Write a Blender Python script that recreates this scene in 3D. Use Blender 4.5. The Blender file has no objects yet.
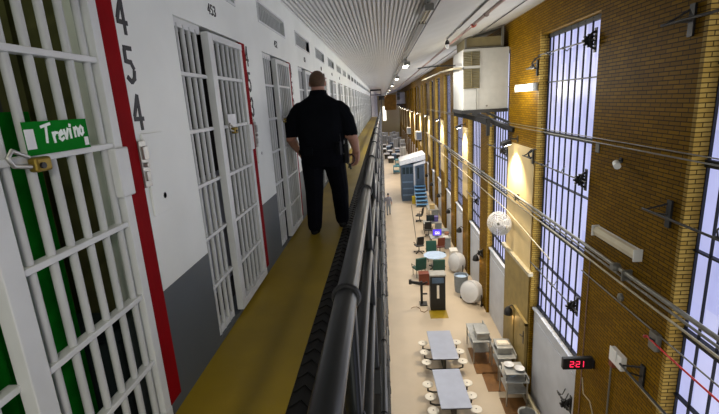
import bpy, bmesh, math, random
from mathutils import Vector, Matrix, noise
random.seed(7)
C = bpy.context.scene.collection
PI = math.pi
V = Vector

# ------------------------------------------------------------------ materials
def nodes_of(name):
    m = bpy.data.materials.new(name); m.use_nodes = True
    nt = m.node_tree; b = nt.nodes['Principled BSDF']
    return m, nt, b

def mat(name, col, rough=.6, metal=0., var=.12, scale=6., bump=0., emit=None, es=0., spec=.5):
    m, nt, b = nodes_of(name)
    tc = nt.nodes.new('ShaderNodeTexCoord')
    n = nt.nodes.new('ShaderNodeTexNoise'); n.inputs['Scale'].default_value = scale; n.inputs['Detail'].default_value = 5
    nt.links.new(tc.outputs['Object'], n.inputs['Vector'])
    r = nt.nodes.new('ShaderNodeValToRGB')
    r.color_ramp.elements[0].position = .3; r.color_ramp.elements[1].position = .7
    r.color_ramp.elements[0].color = [c*(1-var) for c in col]+[1]
    r.color_ramp.elements[1].color = [min(1, c*(1+var)) for c in col]+[1]
    nt.links.new(n.outputs['Fac'], r.inputs['Fac'])
    nt.links.new(r.outputs['Color'], b.inputs['Base Color'])
    b.inputs['Roughness'].default_value = rough; b.inputs['Metallic'].default_value = metal
    b.inputs['Specular IOR Level'].default_value = spec
    if emit:
        b.inputs['Emission Color'].default_value = list(emit)+[1]; b.inputs['Emission Strength'].default_value = es
    if bump:
        bp = nt.nodes.new('ShaderNodeBump'); bp.inputs['Strength'].default_value = bump; bp.inputs['Distance'].default_value = .01
        nt.links.new(n.outputs['Fac'], bp.inputs['Height']); nt.links.new(bp.outputs['Normal'], b.inputs['Normal'])
    return m

def brick_mat(name, c1, c2, mortar, bw=.28, rh=.083, ms=.008):
    m, nt, b = nodes_of(name)
    tc = nt.nodes.new('ShaderNodeTexCoord'); sx = nt.nodes.new('ShaderNodeSeparateXYZ')
    nt.links.new(tc.outputs['Object'], sx.inputs[0])
    ad = nt.nodes.new('ShaderNodeMath'); ad.operation = 'ADD'
    nt.links.new(sx.outputs['X'], ad.inputs[0]); nt.links.new(sx.outputs['Y'], ad.inputs[1])
    cb = nt.nodes.new('ShaderNodeCombineXYZ'); nt.links.new(ad.outputs[0], cb.inputs['X']); nt.links.new(sx.outputs['Z'], cb.inputs['Y'])
    br = nt.nodes.new('ShaderNodeTexBrick')
    br.inputs['Scale'].default_value = 1; br.inputs['Brick Width'].default_value = bw; br.inputs['Row Height'].default_value = rh
    br.inputs['Mortar Size'].default_value = ms; br.inputs['Mortar Smooth'].default_value = .3
    br.inputs['Color1'].default_value = list(c1)+[1]; br.inputs['Color2'].default_value = list(c2)+[1]; br.inputs['Mortar'].default_value = list(mortar)+[1]
    nt.links.new(cb.outputs[0], br.inputs['Vector'])
    n = nt.nodes.new('ShaderNodeTexNoise'); n.inputs['Scale'].default_value = 1.3; n.inputs['Detail'].default_value = 6
    nt.links.new(tc.outputs['Object'], n.inputs['Vector'])
    mr = nt.nodes.new('ShaderNodeMapRange'); mr.inputs['To Min'].default_value = .7; mr.inputs['To Max'].default_value = 1.3
    nt.links.new(n.outputs['Fac'], mr.inputs['Value'])
    mx = nt.nodes.new('ShaderNodeMix'); mx.data_type = 'RGBA'; mx.blend_type = 'MULTIPLY'; mx.inputs['Factor'].default_value = 1
    nt.links.new(br.outputs['Color'], mx.inputs['A']); nt.links.new(mr.outputs[0], mx.inputs['B'])
    nt.links.new(mx.outputs['Result'], b.inputs['Base Color'])
    b.inputs['Roughness'].default_value = .55; b.inputs['Specular IOR Level'].default_value = .06
    bp = nt.nodes.new('ShaderNodeBump'); bp.inputs['Strength'].default_value = .6; bp.inputs['Distance'].default_value = .01; bp.invert = True
    nt.links.new(br.outputs['Fac'], bp.inputs['Height']); nt.links.new(bp.outputs['Normal'], b.inputs['Normal'])
    return m

def split_mat(name, low, high, zc, rough=.45):
    """paint that changes colour at a height (the dado band)"""
    m, nt, b = nodes_of(name)
    tc = nt.nodes.new('ShaderNodeTexCoord'); sx = nt.nodes.new('ShaderNodeSeparateXYZ')
    nt.links.new(tc.outputs['Object'], sx.inputs[0])
    gt = nt.nodes.new('ShaderNodeMath'); gt.operation = 'GREATER_THAN'; gt.inputs[1].default_value = zc
    nt.links.new(sx.outputs['Z'], gt.inputs[0])
    n = nt.nodes.new('ShaderNodeTexNoise'); n.inputs['Scale'].default_value = 2.2; n.inputs['Detail'].default_value = 7
    nt.links.new(tc.outputs['Object'], n.inputs['Vector'])
    mx = nt.nodes.new('ShaderNodeMix'); mx.data_type = 'RGBA'
    mx.inputs['A'].default_value = list(low)+[1]; mx.inputs['B'].default_value = list(high)+[1]
    nt.links.new(gt.outputs[0], mx.inputs['Factor'])
    mr = nt.nodes.new('ShaderNodeMapRange'); mr.inputs['To Min'].default_value = .86; mr.inputs['To Max'].default_value = 1.12
    nt.links.new(n.outputs['Fac'], mr.inputs['Value'])
    m2 = nt.nodes.new('ShaderNodeMix'); m2.data_type = 'RGBA'; m2.blend_type = 'MULTIPLY'; m2.inputs['Factor'].default_value = 1
    nt.links.new(mx.outputs['Result'], m2.inputs['A']); nt.links.new(mr.outputs[0], m2.inputs['B'])
    nt.links.new(m2.outputs['Result'], b.inputs['Base Color']); b.inputs['Roughness'].default_value = rough
    return m

def pane_mat(name, cols, strength):
    """frosted, sky-lit glass: a slightly different tint in every pane"""
    m, nt, b = nodes_of(name)
    tc = nt.nodes.new('ShaderNodeTexCoord'); sx = nt.nodes.new('ShaderNodeSeparateXYZ')
    nt.links.new(tc.outputs['Object'], sx.inputs[0])
    cb = nt.nodes.new('ShaderNodeCombineXYZ'); nt.links.new(sx.outputs['Y'], cb.inputs['X']); nt.links.new(sx.outputs['Z'], cb.inputs['Y'])
    br = nt.nodes.new('ShaderNodeTexBrick'); br.offset = 0; br.inputs['Scale'].default_value = 1
    br.inputs['Brick Width'].default_value = .33; br.inputs['Row Height'].default_value = 1.2; br.inputs['Mortar Size'].default_value = 0
    br.inputs['Color1'].default_value = list(cols[0])+[1]; br.inputs['Color2'].default_value = list(cols[1])+[1]
    nt.links.new(cb.outputs[0], br.inputs['Vector'])
    n = nt.nodes.new('ShaderNodeTexNoise'); n.inputs['Scale'].default_value = 1.1; n.inputs['Detail'].default_value = 3
    nt.links.new(tc.outputs['Object'], n.inputs['Vector'])
    mr = nt.nodes.new('ShaderNodeMapRange'); mr.inputs['To Min'].default_value = .72; mr.inputs['To Max'].default_value = 1.25
    nt.links.new(n.outputs['Fac'], mr.inputs['Value'])
    ml = nt.nodes.new('ShaderNodeMath'); ml.operation = 'MULTIPLY'; ml.inputs[1].default_value = strength
    nt.links.new(mr.outputs[0], ml.inputs[0])
    nt.links.new(br.outputs['Color'], b.inputs['Emission Color']); nt.links.new(ml.outputs[0], b.inputs['Emission Strength'])
    b.inputs['Base Color'].default_value = (.3, .3, .36, 1); b.inputs['Roughness'].default_value = .35
    return m

M = {}
M['cellwall'] = split_mat('cell_wall_paint', (.075, .088, .095), (.80, .82, .765), .64)
M['white'] = mat('white_enamel', (.64, .65, .63), .4, var=.06)
M['barwhite'] = mat('bar_enamel', (.50, .51, .49), .38, var=.08)
M['red'] = mat('red_enamel', (.23, .0015, .004), .65, var=.1, spec=.05)
M['steel'] = mat('worn_steel', (.42, .41, .38), .35, .8)
M['brass'] = mat('old_brass', (.26, .18, .03), .42, .7)
M['stencil'] = mat('stencil_black', (.02, .02, .022), .6)
M['tan'] = mat('walkway_paint', (.28, .188, .005), .5, var=.13, scale=2.5)
M['cream_floor'] = mat('ground_floor_paint', (.47, .39, .29), .42, var=.07, scale=.9)
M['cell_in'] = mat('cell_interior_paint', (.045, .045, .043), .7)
M['green_cloth'] = mat('green_cloth', (.003, .14, .008), .9, var=.3, scale=9, spec=.05)
M['olive_cloth'] = mat('olive_cloth', (.075, .075, .02), .9, var=.3, scale=7)
M['dark_cloth'] = mat('dark_cloth', (.012, .022, .022), .9)
M['pipe_dark'] = mat('dark_pipe', (.007, .008, .008), .3, .0, var=.25, scale=12, spec=.28)
M['black'] = mat('black_iron', (.012, .012, .013), .45, .2)
M['brick'] = brick_mat('amber_brick', (.20, .105, .0015), (.14, .07, .001), (.04, .022, .001), bw=.24, rh=.062, ms=.0085)
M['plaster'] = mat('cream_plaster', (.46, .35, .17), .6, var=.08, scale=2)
M['tanpaint'] = mat('tan_wall_paint', (.24, .17, .05), .6, var=.2, scale=3)
M['ceiling'] = mat('ceiling_paint', (.42, .415, .39), .6, var=.07, scale=1.5)
M['corr'] = mat('corrugated_deck', (.74, .735, .72), .5, var=.05)
M['pane'] = pane_mat('frosted_pane', ((.38, .41, .78), (.54, .56, .86)), .68)
M['frame_black'] = mat('window_iron', (.016, .018, .02), .5, .3)
M['panelwhite'] = mat('grey_white_panel', (.46, .48, .53), .5, var=.08, scale=2)
M['duct'] = mat('galvanised_conduit', (.15, .145, .125), .45, .3, var=.15)
M['duct_light'] = mat('pale_conduit', (.36, .32, .22), .45, .2, var=.15)
M['acwhite'] = mat('air_unit_enamel', (.40, .40, .385), .45, var=.05)
M['grille'] = mat('air_grille', (.15, .145, .10), .6)
M['olivebox'] = mat('plenum_sheet', (.16, .13, .06), .6)
M['plastic_w'] = mat('white_plastic', (.70, .70, .68), .4, var=.05)
M['red_pipe'] = mat('red_fitting', (.30, .02, .015), .4)
M['rustpipe'] = mat('sprinkler_pipe', (.22, .13, .11), .5, .2)
M['redcable'] = mat('red_conduit', (.55, .02, .02), .4)
M['tube_on'] = mat('lit_tube', (.9, .9, .85), .4, emit=(1., .95, .82), es=5)
M['tube_hot'] = mat('lit_bulb', (.9, .9, .85), .4, emit=(1., .94, .8), es=14)
M['diff_off'] = mat('unlit_diffuser', (.56, .5, .36), .5, var=.05)
M['led'] = mat('led_red', (.3, 0, .02), .4, emit=(1, .02, .07), es=1.6)
M['tabletop'] = mat('brushed_steel_top', (.33, .36, .45), .32, .35, var=.06, scale=3)
M['steelwhite'] = mat('pale_steel', (.36, .37, .37), .4, .4)
M['seatwhite'] = mat('seat_cream', (.66, .62, .54), .4, var=.05)
M['darksteel'] = mat('dark_steel_leg', (.06, .055, .045), .5, .4)
M['flat_brown'] = mat('plain_brown', (.16, .07, .015), .6, var=.25, scale=4)
M['kgreen'] = mat('dark_green_vinyl', (.012, .075, .055), .5)
M['redwood'] = mat('dark_red_wood', (.16, .035, .015), .5)
M['bluetop'] = mat('pale_blue_top', (.42, .55, .75), .3)
M['booth'] = mat('slate_blue_sheet', (.05, .085, .14), .5)
M['booth_l'] = mat('steel_blue_sheet', (.12, .19, .30), .5)
M['booth_w'] = mat('pale_roof_sheet', (.62, .64, .68), .5)
M['glass_d'] = mat('dark_glass', (.02, .035, .045), .15)
M['stair'] = mat('blue_stair_paint', (.10, .26, .48), .5)
M['yellow'] = mat('yellow_plastic', (.62, .48, .03), .5)
M['bin'] = mat('grey_bin', (.2, .23, .26), .5)
M['screen'] = mat('violet_screen', (.03, .02, .2), .3, emit=(.10, .05, .85), es=.9)
M['screen_w'] = mat('screen_white', (.7, .7, .9), .3, emit=(.8, .78, 1), es=.9)
M['amber'] = mat('amber_boards', (.5, .24, .02), .6, var=.25, scale=1.5)
M['paleyellow'] = mat('pale_yellow_wall', (.62, .5, .25), .6)
M['dayglow'] = mat('bright_doorway', (.9, .9, .9), .5, emit=(1, .97, .9), es=1.3)
M['teal'] = mat('teal_cart', (.03, .18, .24), .5)
M['greyblue'] = mat('grey_lavender_cloth', (.2, .2, .24), .8)
M['bluecloth'] = mat('violet_cloth', (.12, .10, .32), .8)
M['uniform'] = mat('black_uniform', (.0035, .0042, .006), .9, var=.2, spec=.08)
M['trouser'] = mat('navy_trouser', (.003, .0034, .0055), .9, var=.2, spec=.08)
M['skin'] = mat('skin', (.40, .20, .135), .5, var=.08)
M['hair'] = mat('short_auburn_hair', (.08, .038, .015), .7, var=.25, scale=60)
M['leather'] = mat('black_leather', (.004, .004, .005), .4, spec=.25)
M['sign'] = mat('green_card', (.002, .17, .012), .7, spec=.05)
M['signink'] = mat('white_ink', (.8, .85, .8), .5)
M['paper'] = mat('white_paper', (.75, .75, .74), .6)
M['fanwhite'] = mat('fan_white', (.58, .59, .62), .4, var=.04)
M['grate'] = mat('dark_grating', (.010, .009, .007), .55, .4)
M['eyew'] = mat('eye_white', (.7, .7, .68), .3)

# ------------------------------------------------------------------ mesh builder
class MB:
    def __init__(s): s.v = []; s.f = []; s.mi = []; s.cur = 0
    def m(s, i): s.cur = i; return s
    def add(s, vs, fs):
        o = len(s.v); s.v += [tuple(v) for v in vs]
        for f in fs: s.f.append([o+i for i in f]); s.mi.append(s.cur)
        return s
    def box(s, x0, x1, y0, y1, z0, z1):
        x0, x1 = min(x0, x1), max(x0, x1); y0, y1 = min(y0, y1), max(y0, y1); z0, z1 = min(z0, z1), max(z0, z1)
        return s.add([(x0,y0,z0),(x1,y0,z0),(x1,y1,z0),(x0,y1,z0),(x0,y0,z1),(x1,y0,z1),(x1,y1,z1),(x0,y1,z1)],
                     [(0,3,2,1),(4,5,6,7),(0,1,5,4),(1,2,6,5),(2,3,7,6),(3,0,4,7)])
    def obox(s, c, ax, ay, az, hx, hy, hz):
        c = V(c); ax, ay, az = V(ax)*hx, V(ay)*hy, V(az)*hz
        p = [c+ax*i+ay*j+az*k for k in (-1,1) for (i,j) in ((-1,-1),(1,-1),(1,1),(-1,1))]
        return s.add(p, [(0,3,2,1),(4,5,6,7),(0,1,5,4),(1,2,6,5),(2,3,7,6),(3,0,4,7)])
    def bar(s, a, b, w, h=None, up=(0,0,1)):
        a, b = V(a), V(b); d = (b-a); L = d.length; d.normalize()
        u = V(up)
        if abs(d.dot(u)) > .99: u = V((1,0,0))
        r = d.cross(u).normalized(); u = r.cross(d)
        return s.obox((a+b)/2, d, r, u, L/2, w/2, (h or w)/2)
    def rings(s, rs, cap=True, closed=False):
        n = len(rs[0]); o = len(s.v)
        for r in rs: s.v += [tuple(p) for p in r]
        K = len(rs)
        for k in range(K-1 if not closed else K):
            a, b = o+k*n, o+((k+1) % K)*n
            for i in range(n):
                j = (i+1) % n
                s.f.append([a+i, a+j, b+j, b+i]); s.mi.append(s.cur)
        if cap and not closed:
            s.f.append(list(range(o+n-1, o-1, -1))); s.mi.append(s.cur)
            s.f.append(list(range(o+(K-1)*n, o+K*n))); s.mi.append(s.cur)
        return s
    def path(s, pts, r, n=8, closed=False):
        pts = [V(p) for p in pts]; K = len(pts); rad = r if isinstance(r, (list, tuple)) else [r]*K
        ds = []
        for k in range(K):
            if closed: d = pts[(k+1) % K]-pts[k-1]
            else: d = pts[min(k+1, K-1)]-pts[max(k-1, 0)]
            ds.append(d.normalized())
        u = V((0,0,1)) if abs(ds[0].z) < .9 else V((1,0,0))
        rs = []
        for k in range(K):
            d = ds[k]; u = (u-d*u.dot(d)).normalized(); w = d.cross(u)
            rs.append([pts[k]+(u*math.cos(t)+w*math.sin(t))*rad[k] for t in [2*PI*i/n for i in range(n)]])
        return s.rings(rs, True, closed)
    def tube(s, a, b, r, n=10, r2=None): return s.path([a, b], [r, r if r2 is None else r2], n)
    def ring(s, c, R, r, ax=(0,0,1), N=24, n=6):
        ax = V(ax).normalized(); u = ax.orthogonal().normalized(); w = ax.cross(u)
        return s.path([V(c)+(u*math.cos(t)+w*math.sin(t))*R for t in [2*PI*i/N for i in range(N)]], r, n, True)
    def lathe(s, prof, c=(0,0,0), ax=(0,0,1), n=20):
        ax = V(ax).normalized(); u = ax.orthogonal().normalized(); w = ax.cross(u); c = V(c)
        return s.rings([[c+ax*h+(u*math.cos(t)+w*math.sin(t))*max(r, 1e-4) for t in [2*PI*i/n for i in range(n)]] for r, h in prof])
    def ell(s, c, r, n=16, m=10):
        c = V(c); r = r if isinstance(r, (tuple, list)) else (r, r, r)
        rs = []
        for k in range(m+1):
            a = -PI/2+PI*k/m; q = max(math.cos(a), .01)
            rs.append([(c.x+r[0]*q*math.cos(t), c.y+r[1]*q*math.sin(t), c.z+r[2]*math.sin(a)) for t in [2*PI*i/n for i in range(n)]])
        return s.rings(rs)
    def quad(s, a, b, c, d): return s.add([a, b, c, d], [(0,1,2,3)])
    def strokes(s, glyphs, o, ux, uz, nrm, h, w, gap=.25, depth=.003, xs=1.):
        """lettering made of short bars: glyphs = list of polylines lists on a 0..0.6 x 0..1 grid"""
        o = V(o); ux, uz, nrm = V(ux), V(uz), V(nrm); x = 0; k = 0
        for g in glyphs:
            mx = max([p[0] for pl in g for p in pl]+[.3])
            for pl in g:
                for a, b in zip(pl, pl[1:]):
                    A = o+ux*(x+a[0])*h*xs+uz*a[1]*h; B = o+ux*(x+b[0])*h*xs+uz*b[1]*h
                    d = (B-A); L = d.length
                    if L < 1e-6: continue
                    d.normalize(); r = nrm.cross(d); k += 1; dp = depth+(k % 4)*.0003
                    s.obox((A+B)/2+nrm*dp/2, d, r, nrm, L/2+w*.42, w/2, dp/2)
            x += mx+gap
        return s
    def build(s, name, mats, parent=None, smooth=None, bevel=0., local=True):
        me = bpy.data.meshes.new(name)
        vs = s.v
        if parent is not None and not local:
            base = world_base(parent); vs = [(x-base.x, y-base.y, z-base.z) for x, y, z in vs]
        me.from_pydata(vs, [], s.f); me.update()
        if not isinstance(mats, (list, tuple)): mats = [mats]
        for q in mats: me.materials.append(q)
        if len(mats) > 1: me.polygons.foreach_set('material_index', s.mi)
        if smooth:
            me.polygons.foreach_set('use_smooth', [True]*len(me.polygons))
            me.set_sharp_from_angle(angle=math.radians(smooth))
        o = bpy.data.objects.new(name, me); C.objects.link(o)
        if parent: o.parent = parent
        if bevel:
            b = o.modifiers.new('bevel', 'BEVEL'); b.width = bevel; b.segments = 2; b.limit_method = 'ANGLE'
        return o

def world_base(o):
    b = V((0,0,0))
    while o: b += o.location; o = o.parent
    return b

def tag(o, label=None, cat=None, group=None, kind=None):
    if label: o['label'] = label
    if cat: o['category'] = cat
    if group: o['group'] = group
    if kind: o['kind'] = kind
    return o
def thing(name, label, cat, loc=(0,0,0), rotz=0, group=None):
    o = bpy.data.objects.new(name, None); o.empty_display_size = .1; C.objects.link(o)
    o.location = loc; o.rotation_euler = (0,0,rotz)
    return tag(o, label, cat, group)
def struct(o, label=None): return tag(o, label, kind='structure')
def children(o): return [c for c in bpy.data.objects if c.parent == o]
def dup(root, loc, rotz=None, label=None, group=None, scale=None):
    r = root.copy(); C.objects.link(r); r.location = loc
    if rotz is not None: r.rotation_euler = (0,0,rotz)
    if scale: r.scale = (scale,)*3
    if label: r['label'] = label
    if group: r['group'] = group
    for ch in children(root):
        c = ch.copy(); C.objects.link(c); c.parent = r
        for g in children(ch):
            d = g.copy(); C.objects.link(d); d.parent = c
    return r

# ------------------------------------------------------------------ key dimensions (metres; ground floor z = 0, camera above the walkway rail)
WZ = 7.5           # walkway level
XL = -1.13         # plane of the cell fronts
XR = 4.05          # face of the window wall
XG = 4.28          # glass plane
CEIL = 10.2
Y0, Y1 = -6., 105.
NC = 24            # cells on this tier
PITCH = 1.8
def cell_y(k): return .68+PITCH*k
YE = cell_y(NC)

# ------------------------------------------------------------------ setting: floors, ceilings
b = MB().box(XL-2.2, XR+.6, Y0, Y1, -.2, 0); struct(b.build('floor', M['cream_floor']), 'beige painted ground floor of the hall')
b = MB().box(XL-.02, -.555, Y0, YE, WZ-.16, WZ); struct(b.build('floor_walkway', M['tan']), 'ochre painted walkway floor')
b = MB().box(-.555, -.12, Y0, YE, WZ-.16, WZ-.004)
for i in range(0, 260):
    y = Y0+.06+i*.12
    b.bar((-.545, y, WZ+.001), (-.50, y+.06, WZ-.002), .010, .010); b.bar((-.49, y+.06, WZ+.001), (-.44, y, WZ-.002), .010, .010)
    b.bar((-.43, y, WZ+.001), (-.385, y+.06, WZ-.002), .010, .010)
b.box(-.14, -.125, Y0, YE, WZ-.2, WZ+.09)
struct(b.build('trim_1', M['grate']), 'dark treadplate strip along the walkway edge')

# corrugated deck over the walkway
b = MB(); n = 32; prof = []
x0, x1 = XL-.02, .68; step = (x1-x0)/n
for i in range(n):
    a = x0+i*step
    prof += [(a, CEIL), (a+step*.52, CEIL), (a+step*.56, CEIL+.055), (a+step*.96, CEIL+.055)]
prof.append((x1, CEIL))
top = [(x, CEIL+.12) for x, z in prof]
rs = [[(x, y, z) for x, z in prof]+[(x, y, z) for x, z in reversed(top)] for y in (Y0, Y1)]
b.rings(rs); struct(b.build('ceiling', M['corr']), 'corrugated white ceiling deck over the walkway')
b = MB()
rs = [[(x1, y, CEIL+.02), (4.6, y, 11.29), (4.6, y, 11.5), (x1, y, CEIL+.2)] for y in (Y0, Y1)]
b.rings(rs); struct(b.build('ceiling_slope', M['ceiling']), 'sloping white ceiling over the hall')
b = MB().box(x1-.03, x1+.05, Y0, Y1, CEIL-.05, CEIL+.15); struct(b.build('trim_2', M['ceiling']))

# ------------------------------------------------------------------ setting: the cell block (left)
def cell_wall():
    w = MB(); th = .14; X0 = XL-th
    w.box(X0, XL, Y0, cell_y(-1), 0, CEIL-WZ)      # behind the camera
    for k in range(-1, NC):
        y = cell_y(k)
        w.box(X0, XL, y+1.11, y+1.8, 0, CEIL-WZ)
        w.box(X0, XL, y, y+1.11, 2.03, 2.31)
        w.box(X0, XL, y, y+1.11, 2.47, CEIL-WZ)
        w.box(X0, XL, y, y+1.11, 0, .03)
    return w
o = cell_wall().build('wall_left', M['cellwall']); o.location = (0, 0, WZ); struct(o, 'white cell block wall with grey lower band'); WALL_L = o
pt = None
for k in range(-1, NC+1):
    if pt is None:
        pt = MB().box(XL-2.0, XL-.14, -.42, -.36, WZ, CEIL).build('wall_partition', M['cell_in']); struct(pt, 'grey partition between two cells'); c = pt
    else:
        c = pt.copy(); C.objects.link(c)
    c.location = (0, cell_y(k), 0)
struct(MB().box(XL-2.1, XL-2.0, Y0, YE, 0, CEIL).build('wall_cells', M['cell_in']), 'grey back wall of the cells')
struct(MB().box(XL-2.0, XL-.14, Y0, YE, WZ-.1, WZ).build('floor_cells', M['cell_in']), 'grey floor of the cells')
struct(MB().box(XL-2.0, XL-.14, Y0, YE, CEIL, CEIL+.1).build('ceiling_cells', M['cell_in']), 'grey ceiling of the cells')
# lower tiers: wall, slab
b = MB().box(XL-.14, XL, Y0, Y1, 0, WZ-.16); b.box(XL-.14, XL, YE, Y1, WZ-.16, CEIL)
struct(b.build('wall_lower', M['cellwall']), 'white cell block wall of the lower tiers')
b = MB()
for z in (2.5, 5.0): b.box(XL-.02, -.12, Y0, YE, z-.16, z)
struct(b.build('floor_lower', M['grate']), 'walkway slabs of the two lower tiers')

# vents and numbers painted on the wall
SEG = {'4': [[(.42,1),(.02,.42)], [(.0,.3),(.25,.3)], [(.36,.3),(.6,.3)], [(.44,1),(.44,.4)], [(.44,.2),(.44,0)]],
       '5': [[(.55,1),(.1,1)], [(.08,.9),(.06,.6)], [(.16,.6),(.42,.58),(.56,.42)], [(.57,.3),(.5,.1),(.32,.01)], [(.2,.01),(.04,.1)]],
       '3': [[(.04,.88),(.2,1),(.4,1),(.54,.85)], [(.54,.72),(.4,.56),(.25,.54)], [(.4,.5),(.57,.34),(.5,.1)], [(.4,.02),(.2,0),(.03,.12)]],
       '2': [[(.04,.8),(.18,1),(.42,1),(.55,.8)], [(.54,.68),(.3,.36),(.06,.06)], [(.12,0),(.58,0)]],
       '1': [[(.12,.82),(.3,1),(.3,.56)], [(.3,.44),(.3,0)]], '0': [[(.3,1),(.08,.8),(.08,.2),(.26,0)], [(.36,0),(.55,.2),(.55,.8),(.38,1)]],
       '9': [[(.55,.62),(.3,.45),(.08,.65),(.2,.97),(.45,.97),(.55,.7)], [(.55,.56),(.5,.2),(.25,0)]], '8': [[(.3,.52),(.1,.72),(.3,1),(.5,.75),(.3,.52)], [(.28,.48),(.06,.25),(.3,0),(.55,.25),(.34,.48)]],
       '7': [[(.04,1),(.56,1)], [(.55,.9),(.25,0)]], '6': [[(.5,.95),(.15,.6),(.08,.25),(.3,0),(.52,.2),(.45,.45),(.15,.42)]]}
for k in range(0, 7):
    num = str(454-k); y = cell_y(k)
    if k < 6:   # stencilled digits, one above the other on the pier
        b = MB()
        for i, ch in enumerate(num):
            b.strokes([SEG[ch]], (XL, y+1.258, 1.86-i*.21), (0,1,0), (0,0,1), (1,0,0), .145, .02, xs=.72)
        b.build('cell_number', M['stencil'], WALL_L)
    if k >= 1:
        b = MB().strokes([SEG[c] for c in num], (XL, y+.54, 2.135), (0,1,0), (0,0,1), (1,0,0), .06, .0085, gap=.22)
        b.build('cell_number', M['stencil'], WALL_L)
    b = MB().lathe([(.03,0),(.03,.006),(.012,.010)], (XL, y+1.385, 1.1), (1,0,0), 14); b.build('bolt', M['steel'], WALL_L)
    b = MB().lathe([(.016,0),(.016,.012)], (XL, y+1.385, 1.1), (1,0,0), 8); b.build('bolt_hole', M['black'], WALL_L)
    b = MB().box(XL, XL+.012, y+1.27, y+1.46, 1.02, 1.415); b.build('cover_plate', M['cellwall'], WALL_L, bevel=.003)

def vent():
    t = thing('wall_vent', 'x', 'vent', group='vents above the cell doors')
    f = MB(); f.box(-.06, .006, -.02, 1.13, -.02, 0); f.box(-.06, .006, -.02, 1.13, .16, .18); f.box(-.06, .006, -.02, 0, 0, .16); f.box(-.06, .006, 1.11, 1.13, 0, .16)
    f.build('vent_frame', M['white'], t)
    f = MB()
    for i in range(1, 18): f.box(-.05, -.035, i*.062-.008, i*.062+.008, 0, .16)
    f.build('vent_grille', M['barwhite'], t)
    f = MB().box(-.078, -.066, 0, 1.11, 0, .16); f.build('vent_backing', M['bin'], t)
    return t
v0 = vent()
for k in range(0, NC):
    num = 454-k
    lab = f'slatted wall vent above cell door {num}' if k < 6 else 'small slatted wall vent high on the far part of the cell block wall'
    loc = (XL, cell_y(k), WZ+2.31)
    if k == 0: v0.location = loc; v0['label'] = lab; t = v0
    else: t = dup(v0, loc, label=lab)
    t['group'] = 'vents above the near cell doors' if k < 6 else 'small vents along the far cell block wall'

# ------------------------------------------------------------------ cell doors
RZ = [1.72, 1.385, 1.05, .71, .38]
def door_parts():
    P = []
    P.append(('stile', MB().box(-.02, .03, .40, .475, .04, 2.0), 'white', .004))
    P.append(('top_rail', MB().box(-.03, .03, .475, 1.085, 1.955, 2.0), 'white', .003))
    P.append(('bottom_rail', MB().box(-.03, .03, .475, 1.085, .04, .10), 'white', .003))
    P.append(('edge_plate', MB().box(-.03, .028, 1.03, 1.082, .10, 1.955), 'white', .003))
    for z in RZ:
        P.append(('rail', MB().box(-.022, .022, .47, 1.08, z-.0115, z+.0115), 'white', .003))
        P.append(('fixed_rail', MB().box(-.052, -.01, .02, .405, z-.0115, z+.0115), 'white', .003))
    for i in range(6):
        y = .525+i*.094
        P.append(('bar', MB().tube((0, y, .08), (0, y, 1.97), .0145, 10), 'barwhite', 0))
    for i in range(4):
        y = .07+i*.085
        P.append(('fixed_bar', MB().tube((-.03, y, .03), (-.03, y, 2.0), .0145, 10), 'barwhite', 0))
    f = MB(); f.box(-.09, -.02, 0, .03, .03, 2.03); f.box(-.09, -.02, .03, .4, 1.98, 2.03); f.box(-.09, -.02, .03, .33, .03, .08)
    P.append(('fixed_frame', f, 'white', .003))
    P.append(('lock_box', MB().box(-.01, .045, 1.0, 1.09, 1.17, 1.375), 'white', .006))
    P.append(('jamb_strip', MB().box(-.03, .014, 1.098, 1.214, .08, 2.022), 'red', .002))
    f = MB(); f.box(.0, .022, 1.215, 1.272, 1.17, 1.385); P.append(('keeper_plate', f, 'steel', .002))
    f = MB(); f.box(.02, .035, 1.222, 1.262, 1.30, 1.36); f.box(.02, .032, 1.225, 1.258, 1.2, 1.245); f.tube((.02, 1.235, 1.275), (.04, 1.235, 1.275), .012, 8); P.append(('latch', f, 'steel', .002))
    return P
parts = door_parts()
doors = []
def make_door(k, full):
    num = 454-k
    t = thing(f'door_{k+1}', 'x', None, (XL, cell_y(k), WZ)); t['kind'] = 'structure'
    t['label'] = f'white barred steel cell door numbered {num} with red jamb strip' if k < 6 else 'white barred cell door far along the walkway'
    if k >= 6: t['group'] = 'far cell doors'
    return t
first = make_door(0, True)
for nm, mb, mt, bv in parts:
    o = mb.build(nm, M[mt], first, smooth=40, bevel=bv)
    if nm == 'jamb_strip': o['label'] = 'red painted jamb strip'
first_children = children(first)
for k in range(1, 8):
    t = make_door(k, True)
    for ch in first_children:
        c = ch.copy(); C.objects.link(c); c.parent = t
# far doors: one mesh each
mats = ['white', 'barwhite', 'red', 'steel']
far = MB()
for nm, mb, mt, bv in parts:
    if nm == 'latch': continue
    far.m(mats.index(mt)).add(mb.v, mb.f)
fo = far.build('door_9', [M[q] for q in mats]); fo.location = (XL, cell_y(8), WZ); struct(fo, 'white barred cell door far along the walkway'); fo['group'] = 'far cell doors'
for k in range(9, NC):
    c = fo.copy(); C.objects.link(c); c.name = f'door_{k+1}'; c.location = (XL, cell_y(k), WZ)

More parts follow.
